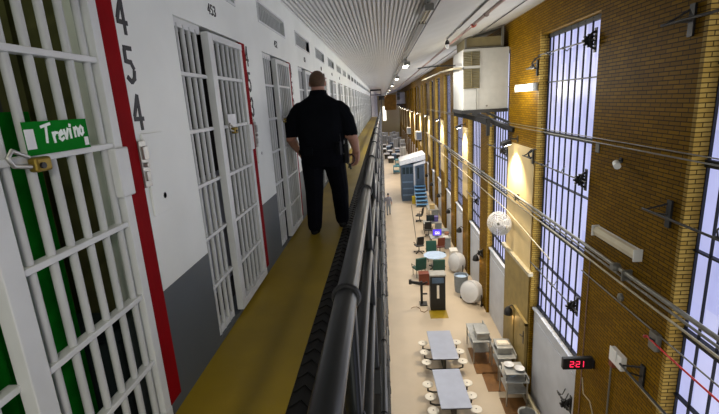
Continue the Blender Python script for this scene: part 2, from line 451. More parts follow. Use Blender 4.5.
# inside the cells
def curtain(name, label, x, ya, yb, za, zb, m, amp=.025, waves=9):
    c = MB(); n = 60
    front = [[(x+amp*math.sin(waves*2*PI*i/n)+.01*math.sin(5*i), ya+(yb-ya)*i/n, z) for z in (za, (za+zb)/2, zb)] for i in range(n+1)]
    vs = [p for r in front for p in r]+[(p[0]-.006, p[1], p[2]) for r in front for p in r]; N = (n+1)*3; fs = []
    for i in range(n):
        for j in range(2):
            a = i*3+j; fs += [(a, a+1, a+4, a+3), (N+a, N+a+3, N+a+4, N+a+1)]
    c.add(vs, fs)
    return tag(c.build(name, M[m], smooth=60), label, 'curtain')
curtain('cloth_curtain', 'bright green cloth hanging behind the bars of cell 454', -1.42, .30, 1.70, WZ+.02, WZ+1.54, 'green_cloth')
curtain('cloth_curtain', 'olive cloth hanging deep inside cell 454 beyond the green cloth', -1.9, 1.1, 2.2, WZ+.02, WZ+2.5, 'olive_cloth')
o = MB(); n = 14
for i in range(n):
    x = -1.30-.036*i; o.box(x-.036, x, 2.0+.02*math.sin(i*1.7), 2.03+.02*math.sin(i*1.7), WZ, WZ+2.69)
tag(o.build('privacy_sheet', M['olive_cloth']), 'olive sheet hung from cell 454 ceiling just behind the red jamb side', 'curtain')
o = MB(); o.box(-1.84, -1.31, 1.76, 1.95, WZ, WZ+.45); o.box(-1.84, -1.3, 1.75, 1.96, WZ+.45, WZ+.52)
tag(o.build('storage_chest', M['dark_cloth'], bevel=.02), 'dark chest on the floor inside cell 454', 'chest')
for k in range(1, 8):
    y = cell_y(k)
    o = MB().box(-1.50, -1.47, y+.1, y+1.36, WZ+.0, WZ+.98); 
    tag(o.build('privacy_board', M['panelwhite']), 'pale board standing behind the lower bars of a cell', 'board', 'boards behind the cell bars')

# sign, padlocks, paper tag
t = thing('name_sign', 'green card with white handwritten name tied to the bars of cell 454', 'sign', (XL+.026, 1.272, WZ+1.395))
s = MB().box(0, .004, 0, .29, 0, .105); s.build('card', M['sign'], t)
T = [[(.0,.95),(.62,1.02)], [(.33,.98),(.26,.1)]]
r_ = [[(.05,.5),(.12,0)], [(.1,.3),(.25,.48),(.36,.46)]]
e_ = [[(.05,.26),(.32,.34),(.24,.5),(.08,.4),(.06,.12),(.2,0),(.36,.08)]]
v_ = [[(.02,.5),(.14,.02),(.32,.52)]]
i_ = [[(.08,.48),(.1,0)], [(.1,.66),(.11,.72)]]
n_ = [[(.04,.5),(.08,0)], [(.07,.36),(.22,.5),(.32,.4),(.34,0)]]
o_ = [[(.2,.5),(.06,.36),(.06,.12),(.2,0),(.34,.12),(.34,.36),(.2,.5)]]
s = MB().strokes([T, r_, e_, v_, i_, n_, o_], (.004, .068, .03), (0,.995,.1), (0,.06,1), (1,0,0), .060, .009, gap=.10, depth=.0012)
s.build('lettering', M['signink'], t)
for y, z in ((.0, .02), (.262, .01)):
    s = MB().box(.004, .006, y, y+.036 if y == 0 else y+.02, z, z+.062 if y == 0 else z+.03); s.build('tape', M['paper'], t)
def padlock():
    t = thing('padlock', 'x', 'padlock')
    s = MB().box(0, .032, -.02, .045, -.03, .016); s.build('lock_body', M['brass'], t, bevel=.008)
    s = MB().path([(.02, -.03+.0, -.01), (.02, -.09, .0), (.02, -.105, .025), (.02, -.085, .045), (.02, -.03, .02)], .007, 8); s.build('shackle', M['steel'], t, smooth=60)
    s = MB().tube((.03, .0, -.01), (.04, .0, -.01), .01, 10); s.build('keyhole', M['black'], t)
    return t
p0 = padlock(); p0['label'] = 'brass padlock on the rail beside the green card'; p0.location = (XL+.026, 1.28, WZ+1.375)
dup(p0, (XL+.026, cell_y(1)+.64, WZ+1.36), label='small brass padlock under the white paper tag')
dup(p0, (XL+.026, cell_y(2)+.5, WZ+1.36), label='small brass padlock on the cell door just behind the officer')
s = MB().box(0, .004, 0, .17, 0, .085); o = s.build('paper_tag', M['paper']); o.location = (XL+.024, cell_y(1)+.58, WZ+1.385)
tag(o, 'white paper tag on the bars of cell 453 above the brass padlock', 'paper tag')

# ------------------------------------------------------------------ railings
def railing(z, label, posts, detail=True):
    t = thing('railing', label, 'railing', (-.11, 0, z)); ya, yb = -1.2, YE
    MB().tube((0, ya, 1.03), (0, yb, 1.03), .028, 14).build('top_rail', M['pipe_dark'], t, smooth=50)
    MB().tube((0, ya, .68), (0, yb, .68), .023, 12).build('middle_rail', M['pipe_dark'], t, smooth=50)
    MB().tube((.0, ya, .34), (.0, yb, .34), .024, 12).build('lower_rail', M['pipe_dark'], t, smooth=50)
    pm = MB().tube((-.0, 0, -.2), (-.0, 0, 1.0), .024, 10)
    bm = MB().box(-.035, .03, -.035, .035, -.22, -.06)
    cl = MB().ring((0, 0, 1.03), .030, .008, (0,1,0), 18, 6); cm = MB().ring((0, 0, .68), .026, .006, (0,1,0), 18, 6)
    po = bo = co = ce = None
    for i in range(posts):
        y = .98+1.3*i
        if po is None:
            po = pm.build('post', M['pipe_dark'], t, smooth=50); bo = bm.build('post_bracket', M['black'], t); co = cl.build('clamp', M['black'], t, smooth=60); ce = cm.build('clamp', M['black'], t, smooth=60)
            po.location = bo.location = co.location = ce.location = (0, y, 0)
        else:
            for q in (po, bo, co, ce):
                c = q.copy(); C.objects.link(c); c.parent = t; c.location = (0, y, 0)
    for x in ([.0] if detail else []):
        for yy in (.34, .66):   # thin cable stays
            pass
    return t
railing(WZ, 'dark pipe railing along the ochre walkway beside the officer', 33)
railing(5.0, 'dark pipe railing of the tier just below the ochre walkway', 33)
railing(2.5, 'dark pipe railing of the lowest tier', 33)
# gate at the end of the tier
t = thing('tier_gate', 'black barred gate frame closing the far end of the walkway', 'gate', (XL, YE, WZ))
g = MB(); g.box(0, .06, 0, .06, 0, 2.66); g.box(1.03, 1.09, 0, .06, 0, 2.66); g.box(0, 1.09, 0, .06, 2.5, 2.66); g.box(0, 1.09, 0, .06, 2.1, 2.16); g.build('gate_frame', M['black'], t)
g = MB()
for i in range(1, 9): g.tube((.06+i*.11, .03, 0), (.06+i*.11, .03, 2.1), .012, 6)
g.build('gate_bars', M['black'], t)
g = MB().box(.8, 1.4, .0, .25, 1.6, 2.0); g.build('gate_lock_box', M['black'], t)

# ------------------------------------------------------------------ setting: the window wall (right)
WIN = [(-2.9, .1), (2.9, 5.85), (8.6, 11.6), (14.25, 16.85), (18.3, 20.85)]
y = 22.4
while y < 100:
    WIN.append((y, y+2.6)); WIN.append((y+4.0, y+6.6)); y += 8.6
WT, WB = 10.38, 2.95
b = MB(); prev = Y0
for a, c in WIN:
    b.box(XR, XR+.5, prev, a, 0, 11.45); b.box(XR, XR+.5, a, c, WT, 11.45); prev = c
b.box(XR, XR+.5, prev, Y1, 0, 11.45)
WALL_R = b.build('wall_right', M['brick']); struct(WALL_R, 'amber brick window wall')
def window(wd, panel=True):
    """local: y along the wall from the near jamb, x towards outside, z world"""
    f = MB(); X = XG-.02
    for z, w in ((WT-.05, .09), (9.22, .028), (7.96, .10), (6.75, .025), (5.5, .11), (4.45, .025), (3.55, .025), (WB+.03, .08)):
        f.box(X-.05, X+.02, 0, wd, z-w/2, z+w/2)
    f.box(X-.02, X+.02, 0, .03, WB, WT); f.box(X-.02, X+.02, wd-.03, wd, WB, WT)
    n = max(2, round(wd/.33)); g = MB()
    for i in range(1, n):
        yy = wd*i/n; g.box(X-.055, X-.02, yy-.0095, yy+.0095, WB, WT)
    p = MB().box(X+.02, X+.04, 0, wd, WB, WT)
    q = MB(); q.box(X-.1, X+.1, 0, wd, 0, WB-.02); q.box(X-.16, X, 0, wd, WB-.06, WB); q.box(X-.12, X-.1, .15, wd-.15, .3, WB-.35)
    return f, g, p, q
cache = {}
for i, (a, c) in enumerate(WIN):
    wd = round(c-a, 3)
    t = thing(f'window_{i+1}', 'x', None, (0, a, 0)); t['kind'] = 'structure'
    t['label'] = {1: 'tall barred frosted window cut off by the photo edge', 2: 'tall barred frosted window above a white panel beside the red clock', 3: 'tall frosted window behind the white wall fan'}.get(i, 'tall narrow frosted window along the far brick wall')
    if i not in (1, 2, 3): t['group'] = 'tall windows along the far brick wall'
    if wd in cache:
        for q in cache[wd]:
            k = q.copy(); C.objects.link(k); k.parent = t
    else:
        f, g, p, q = window(wd)
        cache[wd] = [f.build('window_frame', M['frame_black'], t), g.build('window_bars', M['frame_black'], t), p.build('window_pane', M['pane'], t), q.build('lower_panel', M['panelwhite'], t)]
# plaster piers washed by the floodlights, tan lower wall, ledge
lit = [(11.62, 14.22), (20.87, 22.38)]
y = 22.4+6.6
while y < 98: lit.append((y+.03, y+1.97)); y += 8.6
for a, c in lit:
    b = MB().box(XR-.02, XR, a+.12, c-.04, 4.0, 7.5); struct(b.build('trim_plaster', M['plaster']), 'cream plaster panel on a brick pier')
M['jamb'] = brick_mat('lit_jamb_brick', (.36, .24, .055), (.28, .17, .03), (.05, .03, .005), bw=.24, rh=.062, ms=.008)  # wall brick made paler, window light on the reveals put into its colour
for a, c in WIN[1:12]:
    b = MB().box(XR-.012, XG-.03, c-.014, c, WB, WT); b.box(XR-.012, XR, c, c+.06, 0, WT+.1); struct(b.build('trim_jamb', M['jamb']), 'window jamb bricks with grazing window light put in their colour')
b = MB().box(XR-.03, XR, 11.75, 14.2, 0, 3.98); struct(b.build('wall_panel', M['tanpaint']), 'tan painted lower wall between two windows')
b = MB().box(XR-.13, XR, 11.5, 14.3, 3.93, 4.03); struct(b.build('trim_ledge', M['duct_light']), 'pale ledge under the plaster panel')
b = MB(); b.tube((3.98, 8.6, .18), (3.98, 12.0, .18), .06, 10); b.tube((3.92, 8.6, .06), (3.92, 12.0, .06), .05, 10)
struct(b.build('baseboard_right', M['duct_light'], smooth=40), 'pale pipes along the foot of the window wall')
# tan door under the ledge
t = thing('door_30', 'tan door with dark lever handle under the pale ledge', None, (XR-.03, 11.75, 0)); t['kind'] = 'structure'
d = MB().box(-.05, 0, 0, 1.05, .02, 2.25); d.build('door_leaf', M['tanpaint'], t, bevel=.008)
d = MB(); d.box(-.08, 0, -.08, 0, 0, 2.35); d.box(-.08, 0, 1.05, 1.13, 0, 2.35); d.box(-.08, 0, -.08, 1.13, 2.27, 2.37); d.build('door_frame', M['tanpaint'], t)
d = MB(); d.box(-.07, -.05, .06, .14, 1.6, 2.0); d.tube((-.1, .1, 1.85), (-.1, .3, 1.8), .015, 8); d.tube((-.05, .1, 1.85), (-.1, .1, 1.85), .012, 8); d.build('door_handle', M['black'], t)
# end wall
b = MB().box(XL-2.2, XR+.5, Y1, Y1+.3, 0, 11.5); struct(b.build('wall_end', M['paleyellow']), 'pale yellow end wall of the hall')
b = MB().box(.55, 3.3, Y1-.3, Y1, 6.8, 10.3)
for i in range(6): b.box(.55+i*.46, .57+i*.46, Y1-.33, Y1-.3, 6.8, 10.3)
tag(b.build('wood_partition', M['amber']), 'amber boarded box high on the far end wall', 'partition')
b = MB().box(.1, .85, Y1-.1, Y1, 4.4, 7.7); struct(b.build('window_60', M['dayglow']), 'bright window in the far end wall')

# ------------------------------------------------------------------ fittings on the window wall
def pipe(name, label, pts, r, m='duct', cat='pipe', n=8):
    return tag(MB().path(pts, r, n).build(name, M[m], smooth=50), label, cat)
def straps(t, pts, r):
    pass
t = thing('wall_conduit', 'thick grey double conduit crossing the brick wall below the unlit light', 'conduit', (3.93, 0, 5.98))
MB().tube((0, .5, 0), (0, 40, 0), .034, 10).build('upper_tube', M['duct'], t, smooth=50)
MB().tube((.01, .5, -.11), (.01, 40, -.11), .02, 10).build('lower_tube', M['duct'], t, smooth=50)
for yy in (6.9, 12.9, 17.5, 22, 30):
    MB().box(-.045, .12, yy-.015, yy+.015, -.145, .045).build('strap', M['duct'], t)
MB().lathe([(.06,-.07),(.075,-.03),(.075,.03),(.06,.07)], (-.02, 7.15, .0), (1,0,0), 14).build('pull_box', M['duct'], t)
pipe('wall_conduit', 'thin pale conduit running just under the thick double conduit', [(3.97, .5, 5.72), (3.97, 26, 5.72)], .018, 'duct_light', 'conduit')
pipe('wall_conduit', 'thin brown conduit running low under the thin pale conduit', [(4.02, .5, 5.32), (4.02, 8.6, 5.32)], .012, 'duct', 'conduit')
pipe('wall_conduit', 'upper of two thin grey conduits level with the security camera', [(3.97, .5, 8.10), (3.97, 38, 8.10)], .009, 'duct', 'conduit')
pipe('wall_conduit', 'lower of two thin grey conduits level with the security camera', [(3.97, .5, 8.02), (3.97, 38, 8.02)], .011, 'duct', 'conduit')
pipe('wall_conduit', 'thin conduit slanting past the ledge of the plaster panel', [(3.98, 10.2, 4.95), (3.98, 14.0, 5.25), (3.98, 30, 5.25)], .016, 'duct_light', 'conduit')
pipe('wall_conduit', 'pale conduit leaving the white junction box towards the window', [(4.02, 6.85, 4.22), (4.02, .5, 4.06)], .016, 'duct_light', 'conduit')
pipe('wall_conduit', 'vertical conduit dropping from the white junction box', [(4.02, 7.2, 4.3), (4.02, 7.2, 0.1)], .016, 'duct', 'conduit')
pipe('loose_cable', 'pale loose cable hanging in a curve below the clock', [(4.03, 8.25, 3.0), (3.98, 8.05, 2.75), (3.97, 7.75, 2.8), (3.97, 7.5, 2.5), (4.0, 7.3, 1.8), (4.01, 7.32, .01)], .012, 'duct_light', 'cable')
pipe('wall_conduit', 'slim vertical conduit on the brick beside the clock', [(4.03, 8.3, 5.7), (4.03, 8.3, 1.0)], .01, 'rustpipe', 'conduit')
pipe('red_conduit', 'red conduit running from the grey switch across the window', [(3.95, 6.2, 5.22), (3.95, 5.7, 5.2), (3.95, 4.2, 5.2), (3.95, .5, 5.2)], .014, 'redcable', 'conduit')
# switch
t = thing('wall_switch', 'grey lever switch on the brick beside the red conduit', 'switch', (XR, 6.07, 5.2))
MB().box(-.09, 0, -.09, .09, -.14, .14).build('switch_case', M['duct'], t, bevel=.01); MB().bar((-.09, -.05, .04), (-.17, -.07, .1), .025).build('lever', M['black'], t)
MB().lathe([(.02,0),(.03,.03),(.01,.05)], (-.09, .14, 0), (-1,0,0), 10).build('indicator', M['red_pipe'], t)
# junction box
t = thing('junction_box', 'white junction box on the brick wall beneath the grey conduit', 'box', (XR, 6.98, 4.3))
MB().box(-.1, 0, -.2, .2, -.13, .13).build('box_body', M['plastic_w'], t, bevel=.01); MB().box(-.12, -.1, -.06, .16, -.04, .17).build('box_cover', M['plastic_w'], t, bevel=.01)
MB().box(-.07, 0, .12, .24, -.28, -.13).build('connector', M['redwood'], t)
# LED clock
t = thing('digital_clock', 'black digital wall clock showing red 2:21', 'clock', (3.73, 7.9, 3.60))
MB().box(-.29, .29, -.05, .05, -.125, .125).build('clock_case', M['black'], t, bevel=.01)
MB().box(.29, .32, -.08, .08, -.09, .09).build('wall_bracket', M['black'], t)
d2 = [[(0,1),(.5,1),(.5,.52)], [(.5,.5),(0,.5),(0,.02)], [(0,0),(.5,0)]]; d1 = [[(.25,1),(.25,0)]]; colon = [[(.02,.28),(.02,.34)], [(.02,.64),(.02,.7)]]
for gx, gl in ((-.15, d2), (-.03, d2), (.08, d1)):
    MB().strokes([gl], (gx, -.05, -.06), (1,0,0), (0,0,1), (0,-1,0), .12, .013).build('digit', M['led'], t)
MB().box(-.063, -.053, -.053, -.05, -.035, -.02).build('colon_dot', M['led'], t); MB().box(-.063, -.053, -.053, -.05, .02, .035).build('colon_dot', M['led'], t)
# camera
t = thing('security_camera', 'small white security camera on the brick wall above the unlit light', 'camera', (XR, 7.4, 7.76))
MB().tube((-.16, -.02, 0), (-.24, -.22, -.02), .055, 14).build('camera_body', M['plastic_w'], t, smooth=40)
MB().path([(0, .12, .02), (-.08, .08, .02), (-.16, -.02, 0)], .018, 8).build('camera_arm', M['duct'], t, smooth=50)
MB().lathe([(.05,0),(.05,.02)], (0, .12, .02), (-1,0,0), 12).build('mounting_plate', M['black'], t)
MB().tube((-.17, .0, 0), (-.158, .02, 0), .03, 10).build('lens', M['black'], t)
o = MB().box(XR-.02, XR, 8.28, 8.42, 7.82, 8.0).build('switch_plate', M['duct'], bevel=.004); tag(o, 'small grey cover plate on the brick beside the window', 'plate')
o = MB().lathe([(.07,0),(.07,.04),(.03,.07)], (XR, 7.12, 5.42), (-1,0,0), 12).build('round_cover', M['duct'], smooth=40); tag(o, 'round grey conduit cover on the brick under the thick conduit', 'cover')  # plain round conduit cover, not a socket
# fluorescent fixtures on the wall
def wall_light(label, y, z, lit_, L=1.46):
    t = thing('wall_light', label, 'light', (XR, y, z))
    MB().box(-.05, 0, -L/2, L/2, -.05, .12).build('fixture_body', M['plastic_w'], t, bevel=.008)
    m = MB(); m.rings([[(-.05, yy, -.06), (-.10, yy, -.05), (-.13, yy, .03), (-.10, yy, .11), (-.05, yy, .12)] for yy in (-L/2+.02, L/2-.02)])
    m.build('diffuser', M['tube_on'] if lit_ else M['diff_off'], t, smooth=30)
    for sgn in (-1, 1): MB().box(-.135, 0, sgn*L/2-.015, sgn*L/2+.015, -.07, .13).build('end_cap', M['plastic_w'], t)
    return t
wall_light('unlit white strip light on the brick wall above the thick conduit', 7.38, 6.33, False, 1.4)
wall_light('lit white strip light glowing on the brick wall beside the air unit', 12.5, 9.1, True, 1.5)

# window openers: rods, gears, brackets
def opener(label, y, z, ylen, window_y):
    t = thing('window_opener', label, 'window opener', (XR, y, z))
    MB().tube((-.12, -.25, 0), (-.12, ylen, 0), .016, 8).build('rod', M['black'], t, smooth=50)
    g = MB(); g.lathe([(.09,-.02),(.09,.02)], (-.12, .05, 0), (0,1,0), 10)
    for i in range(8):
        a = i*PI/4; g.obox((-.12+.1*math.cos(a), .05, .1*math.sin(a)), (math.cos(a),0,math.sin(a)), (0,1,0), (-math.sin(a),0,math.cos(a)), .02, .02, .02)
    g.build('gear', M['black'], t)
    g = MB(); g.path([(0, .02, -.16), (-.09, .0, -.12), (-.13, .0, 0), (-.09, .0, .12), (0, .02, .16)], .024, 8); g.box(-.02, 0, -.03, .06, -.22, .22); g.build('gear_bracket', M['black'], t, smooth=50)
    for q in (.45, .8):
        yy = ylen*q; g = MB(); g.path([(-.12, yy, 0), (-.02, yy+.04, -.06), (.14, yy+.2, .05)], .012, 6); g.tube((-.12, yy-.04, 0), (-.12, yy+.04, 0), .028, 8)
        g.build('crank_arm', M['black'], t, smooth=50)
    return t
k = 0
opener('black window opener gear high beside the tall window near the lit strip light', 8.72, 9.88, 2.7, 0)
opener('black window opener gear beside the tall window level with the security camera', 8.72, 7.22, 2.7, 0)
opener('black window opener gear beside the tall window below the thick conduit', 8.72, 4.42, 2.7, 0)
opener('black window opener gear low beside the white panel under the clock', 8.7, 1.95, .5, 0)
opener('black window opener gear beside the window behind the wall fan', 14.35, 7.18, 2.3, 0)
opener('black window opener gear below the wall fan by the narrow window', 17.6, 2.4, .4, 0)
opener('black window opener gear above the wall lamp on the second narrow window', 18.45, 4.5, 2.3, 0)
def end_bracket(label, y, z, L):
    t = thing('opener_rod', label, 'window opener', (XR-.014, y, z))
    MB().tube((-.18, .35, 0), (-.18, -L, -.0), .018, 8).build('rod', M['black'], t, smooth=50)
    g = MB(); g.box(-.03, 0, -.05, .05, -.2, .2); g.bar((0, 0, .16), (-.16, .3, 0), .025); g.bar((0, 0, -.02), (-.16, .1, 0), .02); g.build('bracket', M['black'], t)
    for q in (.35, .62):
        g = MB(); yy = -L*q; g.path([(-.16, yy, 0), (-.2, yy-.02, .12), (-.14, yy-.1, .22), (-.08, yy-.25, .25)], .013, 6); g.tube((-.16, yy-.05, 0), (-.16, yy+.05, 0), .03, 8); g.build('crank_arm', M['black'], t, smooth=50)
    return t
end_bracket('black rod and bracket at the top of the brick pier beside the cut-off window', 6.12, 9.78, 3.2)
end_bracket('black rod and bracket halfway up the brick pier beside the cut-off window', 6.12, 7.2, 3.2)
end_bracket('black rod and bracket low on the brick pier beneath the red conduit', 6.3, 4.42, 3.2)
o = end_bracket('short black bracket on the brick just beside the lit strip light', 11.75, 9.6, .3)
o = end_bracket('short black bracket on the plaster panel edge under the floodlight', 11.8, 7.3, .3)

# floodlights on the piers (real lamps in black heads)
def flood():
    t = thing('floodlight', 'x', 'floodlight')
    MB().path([(0, 0, .1), (-.2, 0, .12), (-.34, 0, .03)], .025, 8).build('arm', M['black'], t, smooth=50)
    m = MB(); m.rings([[(-.34+.05*a, q*.16, .0+.03*b_) for a, b_ in ((-1,1),(1,1),(1,-1),(-1,-1))] for q in (-1, 1)]); m.obox((-.36, 0, -.0), (1,0,.35), (0,1,0), (-.35,0,1), .12, .2, .05)
    m.build('lamp_head', M['black'], t, bevel=.01)
    MB().obox((-.345, 0, -.06), (1,0,.35), (0,1,0), (-.35,0,1), .09, .16, .006).build('lamp_glass', M['tube_hot'], t)
    MB().box(-.02, 0, -.06, .06, 0, .2).build('wall_plate', M['black'], t)
    return t
f0 = flood()
spots = []
for i, (a, c) in enumerate(lit):
    y = (a+c)/2; z = 7.55
    lab = ['black floodlight over the cream plaster panel beside the wall fan', 'small black floodlight over the second lit pier'][i] if i < 2 else 'small black floodlight high on a far lit pier'
    if i == 0: f0.location = (XR, y+.35, z); f0['label'] = lab; t = f0
    else: t = dup(f0, (XR, y, z), label=lab)
    if i >= 2: t['group'] = 'floodlights on the far lit piers'
    if i < 7: spots.append((XR-.42, y+(.35 if i == 0 else 0), z-.14))

# small wall lamps in a row low on the piers
def wall_lamp():
    t = thing('wall_lamp', 'x', 'wall lamp')
    MB().lathe([(.05,.14),(.12,.06),(.15,-.1),(.14,-.12)], (-.22, 0, 0), (0,0,1), 14).build('lamp_shade', M['black'], t, smooth=40)
    MB().path([(0, 0, .1), (-.12, 0, .2), (-.22, 0, .14)], .02, 8).build('arm', M['black'], t, smooth=50)
    MB().ell((-.22, 0, -.08), .06, 10, 8).build('bulb', M['tube_on'], t, smooth=80)
    return t
w0 = wall_lamp()
LY = [13.0, 18.0, 22.2, 26.2, 30.8, 35.2, 39.6, 43.8]
names = ['black wall lamp over the tan door', 'black wall lamp between the two narrow windows beyond the wall fan', 'third black wall lamp along the low lamp row', 'fourth black wall lamp along the low lamp row', 'fifth black wall lamp along the low lamp row']
for i, y in enumerate(LY):
    lab = names[i] if i < 5 else 'tiny black wall lamp at the far end of the low lamp row'
    if i == 0: w0.location = (XR, y, 2.1); w0['label'] = lab; t = w0
    else: t = dup(w0, (XR, y, 2.05), label=lab)
    t['group'] = 'wall lamps in the low row' if i < 5 else 'far wall lamps in the low row'

# wall fan
t = thing('wall_fan', 'round white wall fan in front of the second tall window', 'fan', (3.62, 13.55, 4.92))
ax = V((-.55, -.8, .05)).normalized()
m = MB()
for R, h in ((.46, 0), (.41, .02), (.35, .035), (.28, .05), (.2, .06), (.12, .065), (.44, -.05), (.34, -.09), (.2, -.1)): m.ring(ax*h, R, .01, ax, 28, 6)
u = ax.orthogonal().normalized(); w = ax.cross(u)
for i in range(44):
    a = 2*PI*i/44; d = u*math.cos(a)+w*math.sin(a)
    m.path([ax*.07+d*.05, ax*.055+d*.22, ax*.03+d*.38, d*.46, ax*-.05+d*.43, ax*-.1+d*.2], .0065, 5)
t.scale = (.86,)*3; m.build('guard', M['fanwhite'], t, smooth=60)
m = MB()
for i in range(5):
    a = 2*PI*i/5; d = u*math.cos(a)+w*math.sin(a); e = ax.cross(d)
    m.add([ax*.02+d*.06-e*.05, ax*-.02+d*.06+e*.06, ax*-.04+d*.4+e*.2, ax*.04+d*.41-e*.06, ax*.0+d*.43+e*.08], [(0,1,2,4,3)])
m.build('blades', M['fanwhite'], t)
MB().lathe([(.01,.08),(.08,.07),(.09,0),(.1,-.12),(.05,-.25)], (0,0,0), ax, 16).build('motor', M['duct'], t, smooth=40)
MB().path([ax*-.25, V((.2, .25, -.02)), V((.42, .55, 0))], .03, 8).build('wall_arm', M['fanwhite'], t, smooth=50)
# air unit
def air_unit(label):
    t = thing('air_conditioner', label, 'air conditioner', (2.62, 14.4, 8.5))
    MB().box(0, 1.43, 0, 1.95, .05, 1.93).build('housing', M['acwhite'], t, bevel=.015)
    for z0, z1 in ((1.42, 1.86), (.72, 1.34)):
        g = MB()
        g.box(.0, .52, -.012, 0, z0, z1); g.m(1)
        n = int((z1-z0)/.05)
        for i in range(n): g.obox((.26, -.025, z0+.03+i*.05), (1,0,0), (0,.8,.6), (0,-.6,.8), .25, .02, .004)
        g.box(.25, .27, -.045, -.01, z0, z1)
        g.build('air_grille', [M['grille'], M['olivebox']], t)
    MB().box(-.02, .55, -.05, 0, 1.35, 1.4).build('grille_rail', M['acwhite'], t)
    MB().tube((.42, -.03, .06), (.42, -.03, .70), .012, 6).build('drain_tube', M['duct'], t)
    MB().lathe([(.03,0),(.03,.03)], (.75, 0, .16), (0,-1,0), 12).build('knob', M['duct'], t)
    g = MB().box(.12, 1.25, .12, 1.9, 1.95, 2.28); g.build('plenum', M['olivebox'], t)
    g = MB(); g.box(.06, .12, .06, .12, 1.93, 2.27); g.box(1.2, 1.27, .06, .12, 1.93, 2.6); g.bar((.09, .09, 2.27), (1.24, .09, 2.56), .05); g.box(.06, 1.27, .06, .12, 1.93, 1.98); g.build('support_frame', M['duct'], t)
    g = MB(); g.box(-.05, 1.43, -.02, .08, -.06, .05); g.box(-.05, 1.43, 1.8, 1.95, -.06, .05); g.box(-.05, .08, 0, 1.95, -.06, .05)
    g.bar((.0, 1.5, -.09), (.66, -.6, -.3), .15); g.bar((.66, -.6, -.25), (.66, -.6, -.75), .1); g.bar((.6, 1.1, -.12), (1.4, -.8, -.6), .13); g.bar((.3, .02, -.05), (1.4, .02, -.62), .1); g.bar((.05, 1.9, -.05), (1.4, 1.9, -.62), .1); g.bar((.75, .02, -.05), (1.4, -.3, -.4), .07)
    g.build('bracket', M['black'], t)
    return t
ac = air_unit('big white air conditioner box on black brackets high on the brick wall')
dup(ac, (2.62, 77, 8.3), label='distant pale air conditioner box high near the end wall')
pipe('white_pipe', 'short white pipe running from the air conditioner grille towards the walkway', [(2.55, 14.33, 9.86), (2.3, 14.33, 9.86), (2.2, 16.5, 9.9), (2.2, 24, 9.95)], .035, 'duct_light')  # pipe runs free below the ceiling

# ------------------------------------------------------------------ ceiling fittings
t = thing('sprinkler_pipe', 'rust brown sprinkler pipe under the sloping ceiling with a red fitting', 'pipe', (2.22, 0, 10.62))
MB().tube((0, 1, 0), (0, 60, 0), .035, 10).build('main_pipe', M['rustpipe'], t, smooth=50)
MB().lathe([(.05,-.08),(.07,-.05),(.07,.05),(.05,.08)], (0, 10.9, 0), (0,1,0), 12).build('coupling', M['red_pipe'], t, smooth=40)
m = MB(); m.tube((0, 9.6, 0), (-.02, 9.6, .16), .018, 8); m.tube((-.07, 9.6, .04), (-.07, 9.6, .16), .01, 6); m.tube((.05, 9.6, .04), (.05, 9.6, .16), .01, 6); m.ring((0, 9.6, 0), .05, .012, (0,1,0), 14, 6); m.build('hanger', M['rustpipe'], t, smooth=50)
for yy in (14.5, 19, 24, 30): MB().tube((0, yy, 0), (0, yy, .2), .01, 6).build('hanger', M['rustpipe'], t)
pipe('ceiling_conduit', 'thin dark conduit on the sloping ceiling nearest the brick wall', [(3.05, 1, 10.84), (3.05, 40, 10.84)], .014, 'pipe_dark', 'conduit')
pipe('ceiling_conduit', 'dark conduit on the sloping ceiling on the walkway side of the sprinkler pipe', [(1.8, 1, 10.5), (1.8, 12.2, 10.5)], .018, 'pipe_dark', 'conduit')
pipe('ceiling_conduit', 'thin dark conduit along the edge of the corrugated ceiling', [(.74, 1, 10.12), (.74, 60, 10.12)], .012, 'pipe_dark', 'conduit')
t = thing('ceiling_lamp', 'small dark lamp hanging from the sloping ceiling', 'lamp', (1.83, 12.4, 10.5))
MB().lathe([(.02,0),(.05,-.04),(.065,-.1),(.05,-.12)], (0,0,0), (0,0,1), 14).build('lamp_shade', M['black'], t, smooth=40)
MB().lathe([(.05,-.12),(.045,-.2),(.02,-.23)], (0,0,0), (0,0,1), 12).build('bulb', M['plastic_w'], t, smooth=50)
MB().tube((0,0,0), (0,0,.12), .015, 6).build('stem', M['black'], t)
def ceiling_light(label, y, on):
    t = thing('ceiling_light', label, 'ceiling light', (.78, y, 10.02))
    MB().box(-.09, .09, -.62, .62, .0, .06).build('fixture_body', M['plastic_w'], t, bevel=.01)
    for x in (-.04, .04): MB().tube((x, -.6, -.025), (x, .6, -.025), .02, 8).build('tube', M['tube_hot'] if on else M['diff_off'], t, smooth=50)
    for q in (-1, 1): MB().box(-.09, .09, q*.62-.01, q*.62+.01, -.05, .06).build('end_cap', M['duct'], t)
    for q in (-.4, .4): MB().tube((0, q, .06), (0, q, .22), .01, 6).build('hanger', M['black'], t)
    return t
c0 = ceiling_light('unlit strip light hanging beside the corrugated ceiling edge', 6.3, False); c0.location.x = .64; c0.location.z = 10.1; c0.scale = (.6, .8, .7)
c1 = ceiling_light('first lit strip light in the ceiling row, brightest one', 13.8, True)
lamps = [(.78, -2.2, 9.95), (.78, 13.8, 9.95)]  # first entry is an added, unseen fill behind the camera, without a fixture
for i, y in enumerate([21.7, 31.5, 43.5, 56, 70, 86]):
    dup(c1, (.78, y, 10.02), label=['second lit strip light along the ceiling row', 'third lit strip light along the ceiling row'][i] if i < 2 else 'far lit strip light near the end of the ceiling row', group='lit ceiling strip lights' if i < 2 else 'far lit strip lights')
    lamps.append((.78, y, 9.95)) if y < 60 else None
t = thing('conduit_drop', 'short grey arm under the ceiling pointing at the air conditioner', 'conduit', (1.2, 14.6, 9.95))
MB().path([(0, 0, 0), (.5, .1, .05), (1.2, -.1, .02)], .02, 8).build('arm', M['pipe_dark'], t, smooth=50)

